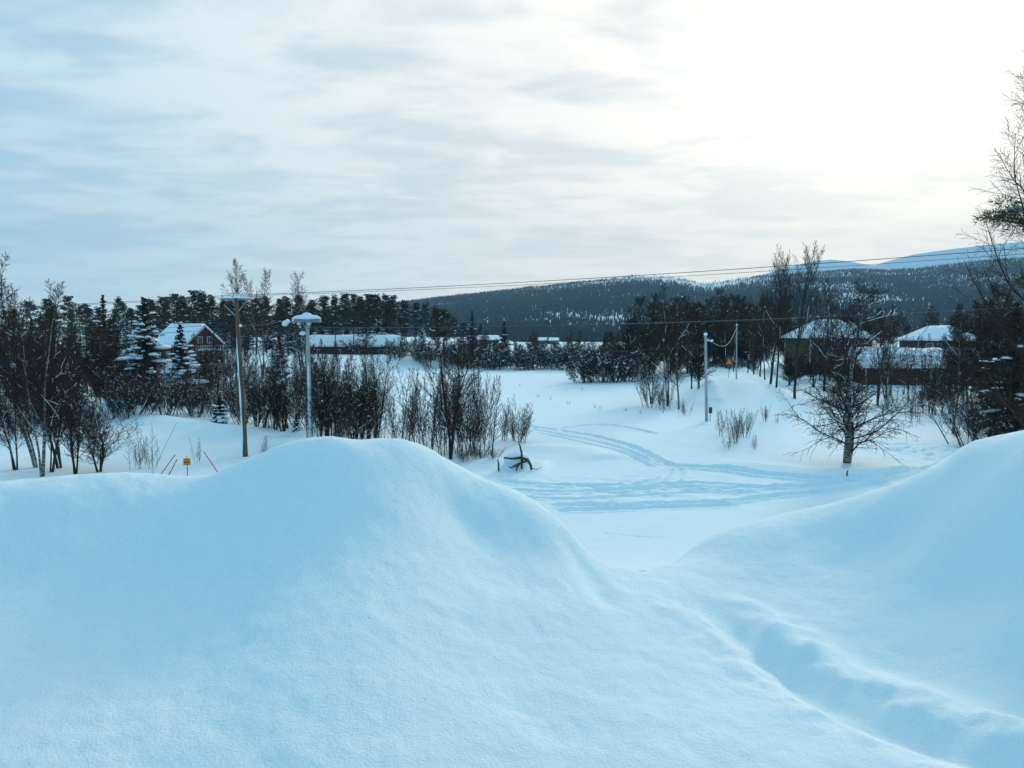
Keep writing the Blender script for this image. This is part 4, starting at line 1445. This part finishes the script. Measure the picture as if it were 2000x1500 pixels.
def slim_pole(px_b, px_t, top, D, label, r=0.13, box=False, head=True):
    b = at(px_b, 650, D)
    z0 = gz(b.x, D)
    root = empty('slim_pole', (b.x, D, z0))
    tag(root, label, 'pole')
    tp = at(px_t, top, D)
    H = tp.z - z0
    dx = tp.x - b.x
    MB().tube([(0, 0, -0.4), (dx * 0.5, 0, H * 0.5), (dx, 0, H)], [r * 1.15, r, r * 0.9], 10, True).build('pole', M['pale_metal'], root, True)
    MB().blob((dx, 0, H + 0.09), (r * 1.5, r * 1.5, 0.19), random.Random(1), 10, 7, 0.05, 0.3).build('cap_snow', M['snow_cap'], root, True)
    if box:
        bx = MB().box((0.36, -0.05, 1.15), (0.30, 0.22, 0.62)).build('meter_box', M['dark_metal'], root)
        MB().blob((0.36, -0.05, 1.48), (0.17, 0.13, 0.07), random.Random(2), 9, 5, 0.05, 0.5).build('box_snow', M['snow_cap'], bx, True)
        MB().tube([(0.34, -0.05, -0.3), (0.34, -0.05, 0.9)], 0.04, 6, True).build('box_post', M['dark_metal'], root)
        ar = MB().tube([(dx, 0, H - 0.55), (dx + 0.65, -0.05, H - 0.62)], 0.03, 5, True).build('arm', M['dark_metal'], root)
        m = MB()
        m.blob((dx + 0.28, -0.02, H - 0.5), (0.16, .12, .09), random.Random(3), 9, 6, .1)
        m.blob((dx + 0.62, -0.05, H - 0.54), (0.18, .14, .12), random.Random(4), 9, 6, .1)
        m.build('arm_snow', M['snow_cap'], ar, True)
    return root, Vector((b.x + dx, D, z0 + H))


_, top1 = slim_pole(1383, 1378, 655, dof(822), 'slim pale grey pole with snow cap and dark box at its foot', 0.14, True)
_, top2 = slim_pole(1440, 1439, 636, 118, 'second slim grey pole farther up the road', 0.10)

# frosted cable looping from the farther slim pole
pts = []
a, b = np.array(tuple(top2)) - np.array([0, 0, 0.3]), np.array(tuple(top1)) + np.array([0.6, 0, -0.7])
for t in np.linspace(0, 1, 18):
    p = a + (b - a) * t
    p[2] -= 1.7 * math.sin(math.pi * t) ** 1.0 * (1 - 0.25 * t)
    pts.append(p)
cb = empty('hanging_cable', tuple(b))
tag(cb, 'snow-coated cable drooping between the two slim grey poles', 'cable')
MB().tube(np.array(pts) - b, 0.03, 5).build('cable', M['wire'], cb, True)
MB().tube(np.array(pts) - b + np.array([0, 0, 0.018]), 0.022, 6).build('snow', M['snow_cap'], cb, True)


def wire(label, ends, sag=0.4, r=0.016, mat='wire'):
    """ends: list of world points; a catenary between each"""
    pts = []
    for a, b in zip(ends, ends[1:]):
        for t in np.linspace(0, 1, 24)[(1 if pts else 0):]:
            p = np.array(a) * (1 - t) + np.array(b) * t
            p[2] -= sag * 4 * t * (1 - t)
            pts.append(p)
    m = MB().tube(pts, r, 5)
    o = m.build('power_line', M[mat], None, True)
    tag(o, label, 'wire', None)
    return o


wire('upper of the two high wires crossing the whole sky', [P3(-330, 604, 84), P3(446, 577, 55.1), P3(2450, 449, 34)], 0.35, 0.017)
wire('lower of the two high wires crossing the whole sky', [P3(-330, 606, 85.5), P3(477, 578, 55.1), P3(2450, 462, 36)], 0.35, 0.012)
wire('thin middle wire from the left edge to the tray-topped pole', [P3(-200, 652, 75), P3(466, 634, 55.2), P3(545, 628, 62)], 0.15, 0.014)
wire('lower middle wire passing both left poles towards the right', [P3(-200, 655, 76), P3(466, 641, 55.2), P3(604, 641, 61.8), P3(2350, 586, 48)], 0.45, 0.016)
wire('pale middle wire running just above the dark one', [P3(604, 640, 61.8), P3(2350, 578, 50)], 0.55, 0.013, 'wire_pale')
wire('low cable from the slim grey pole to the left trees', [P3(1383, 672, 79), P3(1180, 686, 110)], 0.2, 0.016)
wire('low cable from the slim grey pole across the yard', [P3(1383, 668, 79), P3(2150, 706, 70)], 0.35, 0.022)
wire('guy wire slanting down to the snow left of the orange sign', [P3(345, 825, 64), P3(292, 935, 47)], 0.0, 0.014)

# plough stakes
for i, (x0, y0, x1, y1, D, lb) in enumerate(((306, 938, 342, 888, 46, 'leaning red plough stake, longer of the pair left of the sign'), (324, 938, 346, 897, 45, 'leaning red plough stake between its pair and the orange sign'),
                                         (425, 922, 398, 882, 47, 'red plough stake leaning left between the sign and the wooden pole'))):
    a, b = P3(x0, y0, D), P3(x1, y1, D + 0.6)
    d = (b - a) / np.linalg.norm(b - a)
    st = empty('plough_stake', tuple(a))
    tag(st, lb, 'stake', 'red plough stakes')
    MB().tube([-d * 0.6, (b - a)], 0.030, 6, True).build('rod', M['red_paint'], st, True)
    MB().tube([(b - a) * 0.80, (b - a) * 0.86], 0.034, 6, True).build('reflector', M['white_wood'], st, True)

# square orange sign
D = 46
b = at(358, 650, D)
z0 = gz(b.x, D)
sg = empty('trail_sign', (b.x, D, z0), math.radians(4))
tag(sg, 'square orange sign with red ring and snowmobile symbol', 'sign')
cz = at(358, 902, D).z - z0
MB().tube([(0, 0.04, -0.5), (0, 0.04, cz + 0.36)], 0.028, 8, True).build('post', M['grey_metal'], sg, True)
pn = MB().box((0, 0, cz), (0.43, 0.02, 0.43)).build('panel', M['orange'], sg)
k = 24
ang = np.arange(k + 1) * 2 * math.pi / k
MB().tube(np.stack([0.155 * np.cos(ang), np.full(k + 1, -0.012), cz + 0.155 * np.sin(ang)], -1), 0.019, 6).build('ring', M['sign_red'], pn, True)
sil = [(-0.115, -0.06), (0.10, -0.06), (0.125, -0.035), (0.10, -0.02), (0.09, 0.015), (0.04, 0.03), (0.025, 0.075), (0.005, 0.075), (0.01, 0.03), (-0.03, 0.015), (-0.10, 0.02), (-0.12, -0.02)]
m = MB()
n = len(sil)
V = [(x, -0.012, cz + z) for x, z in sil] + [(x, -0.02, cz + z) for x, z in sil] + [(0, -0.02, cz - 0.01)]
m.add(V, [(2 * n, n + i, n + (i + 1) % n) for i in range(n)])
m.add(V, [(i, (i + 1) % n, n + (i + 1) % n, n + i) for i in range(n)])
m.build('symbol', M['sign_red'], pn)

# warning triangle at the road end
D = 122
b = at(1425, 650, D)
z0 = gz(b.x, D)
ws = empty('warning_sign', (b.x, D, z0))
tag(ws, 'orange-red warning triangle at the top of the snowy road', 'sign')
cz = at(1425, 706, D).z - z0
MB().tube([(0, 0.05, -0.4), (0, 0.05, cz + 0.3)], 0.04, 6, True).build('post', M['dark_metal'], ws, True)
m = MB()
V = [(-0.62, 0, cz - 0.45), (0.62, 0, cz - 0.45), (0, 0, cz + 0.62), (-0.62, -0.03, cz - 0.45), (0.62, -0.03, cz - 0.45), (0, -0.03, cz + 0.62)]
m.add(V, [(0, 2, 1), (3, 4, 5)])
m.add(V, [(0, 1, 4, 3), (1, 2, 5, 4), (2, 0, 3, 5)])
pn = m.build('panel', M['orange_red'], ws)
m = MB()
m.add([(-0.34, -0.036, cz - 0.29), (0.34, -0.036, cz - 0.29), (0, -0.036, cz + 0.31)], [(0, 1, 2)])
m.build('inner_field', M['orange'], pn)
MB().box((0, 0.02, cz - 0.85), (0.85, 0.08, 0.55)).build('lower_plate', M['dark_metal'], ws)

# dead branch and stump in the snow
D = hit(1012, 917) - 0.3
b = at(1012, 917, D)
z0 = gz(b.x, D)
st = empty('dead_branch', (b.x, D, z0))
tag(st, 'dark dead branch arching out of the snow below the thicket', 'branch')


def px_pts(lst, D, o):
    return [tuple(at(a, c, D + e) - Vector(o)) for a, c, e in lst]


o3 = (b.x, D, z0)
MB().tube(px_pts([(984, 894, 0), (1000, 896, .1), (1018, 894, 0), (1030, 898, -.1), (1036, 908, -.2), (1038, 918, -.2)], D, o3), [.05, .07, .09, .10, .09, .07], 7, True).build('limb', M['dead_wood'], st, True)
MB().tube(px_pts([(1030, 900, 0), (1012, 906, -.2), (998, 914, -.3), (992, 910, -.4)], D, o3), [.07, .06, .05, .02], 6, True).build('limb', M['dead_wood'], st, True)
MB().tube(px_pts([(1022, 898, 0), (1010, 912, -.1), (1008, 922, -.1)], D, o3), [.05, .05, .04], 6, True).build('limb', M['dead_wood'], st, True)
MB().tube(px_pts([(1038, 914, 0), (1048, 917, -.2), (1058, 912, -.3)], D, o3), [.03, .02, .012], 5, True).build('limb', M['dead_wood'], st, True)
sm = MB()
R = random.Random(6)
for px, py, w, h in ((1010, 898, .95, .55), (1022, 911, .40, .42), (994, 912, .45, .35)):
    p = at(px, py, D + 0.9)
    sm.blob(tuple(p - Vector(o3)), (w, 0.6, h), R, 12, 8, 0.08, 0.3)
sm.build('snow', M['snow_cap'], st, True)
for lb, pts, r in (('dark snapped stick standing above the dead branch', [(1019, 885, 0), (1016, 872, 0), (1012, 862, 0)], 0.07),
                   ('short dark stub in the snow left of the dead branch', [(974, 908, 0), (973, 901, 0), (972, 897, 0)], 0.06)):
    p0 = at(pts[0][0], pts[0][1], D)
    s_ = empty('broken_stick', tuple(p0))
    tag(s_, lb, 'stick', 'broken sticks in the snow')
    MB().tube([(0, 0, -1.0)] + px_pts(pts, D, tuple(p0)), [r, r, r * 0.8, r * 0.35], 7, True).build('stick', M['dead_wood'], s_, True)
# small stake before the broad birch
D = hit(1654, 934)
p0 = at(1654, 934, D)
s_ = empty('marker_stub', (p0.x, D, gz(p0.x, D)))
tag(s_, 'tiny weathered stub in the snow before the broad birch', 'stub')
MB().tube([(0, 0, -0.3), (0.0, 0, 0.18), (0.05, 0, 0.34)], [0.05, 0.05, 0.03], 7, True).build('stub', M['weed'], s_, True)
MB().blob((0.03, 0, 0.36), (0.07, 0.07, 0.05), R, 8, 5, 0.08).build('snow', M['snow_cap'], s_, True)

# dry weeds on the field
for i, (px, py) in enumerate(((1015, 755), (1050, 776), (1075, 781), (1111, 790), (1163, 797), (1172, 799), (1222, 803), (1252, 808), (1136, 762), (1294, 806))):
    D = hit(px, py)
    p0 = at(px, py, D)
    z0 = gz(p0.x, D)
    m = MB()
    for k in range(6):
        a = R.uniform(0, 6.28)
        t = R.uniform(0.3, 1.0)
        h = R.uniform(0.25, 0.6)
        m.tube([(0.06 * math.cos(a), 0.06 * math.sin(a), -0.2), (h * t * math.cos(a) * 0.5, h * t * math.sin(a) * 0.5, h * 0.6), (h * t * math.cos(a), h * t * math.sin(a), h)], [0.011, 0.009, 0.005], 3)
    w = m.build('dry_weed', M['weed'])
    w.location = (p0.x, D, z0)
    tag(w, 'small dry weed tuft poking through the snow of the open field', 'weed', 'dry weeds on the field')

# ------------------------------------------------------------------ haze
hz = MB().box((0, 1300, 248), (9000, 5400, 500))
hm = bpy.data.materials.new('haze')
hm.use_nodes = True
t = NT(hm.node_tree)
vol = t.n('ShaderNodeVolumePrincipled', {'Density': 0.00016})
vol.inputs['Color'].default_value = (0.50, 0.78, 1.0, 1)
ou = t.n('ShaderNodeOutputMaterial')
t.nt.links.new(vol.outputs[0], ou.inputs['Volume'])
HAZE = True
if HAZE:
    ho = hz.build('haze', hm)
    tag(ho, 'thin bluish winter haze over the valley', 'haze', None, 'stuff')
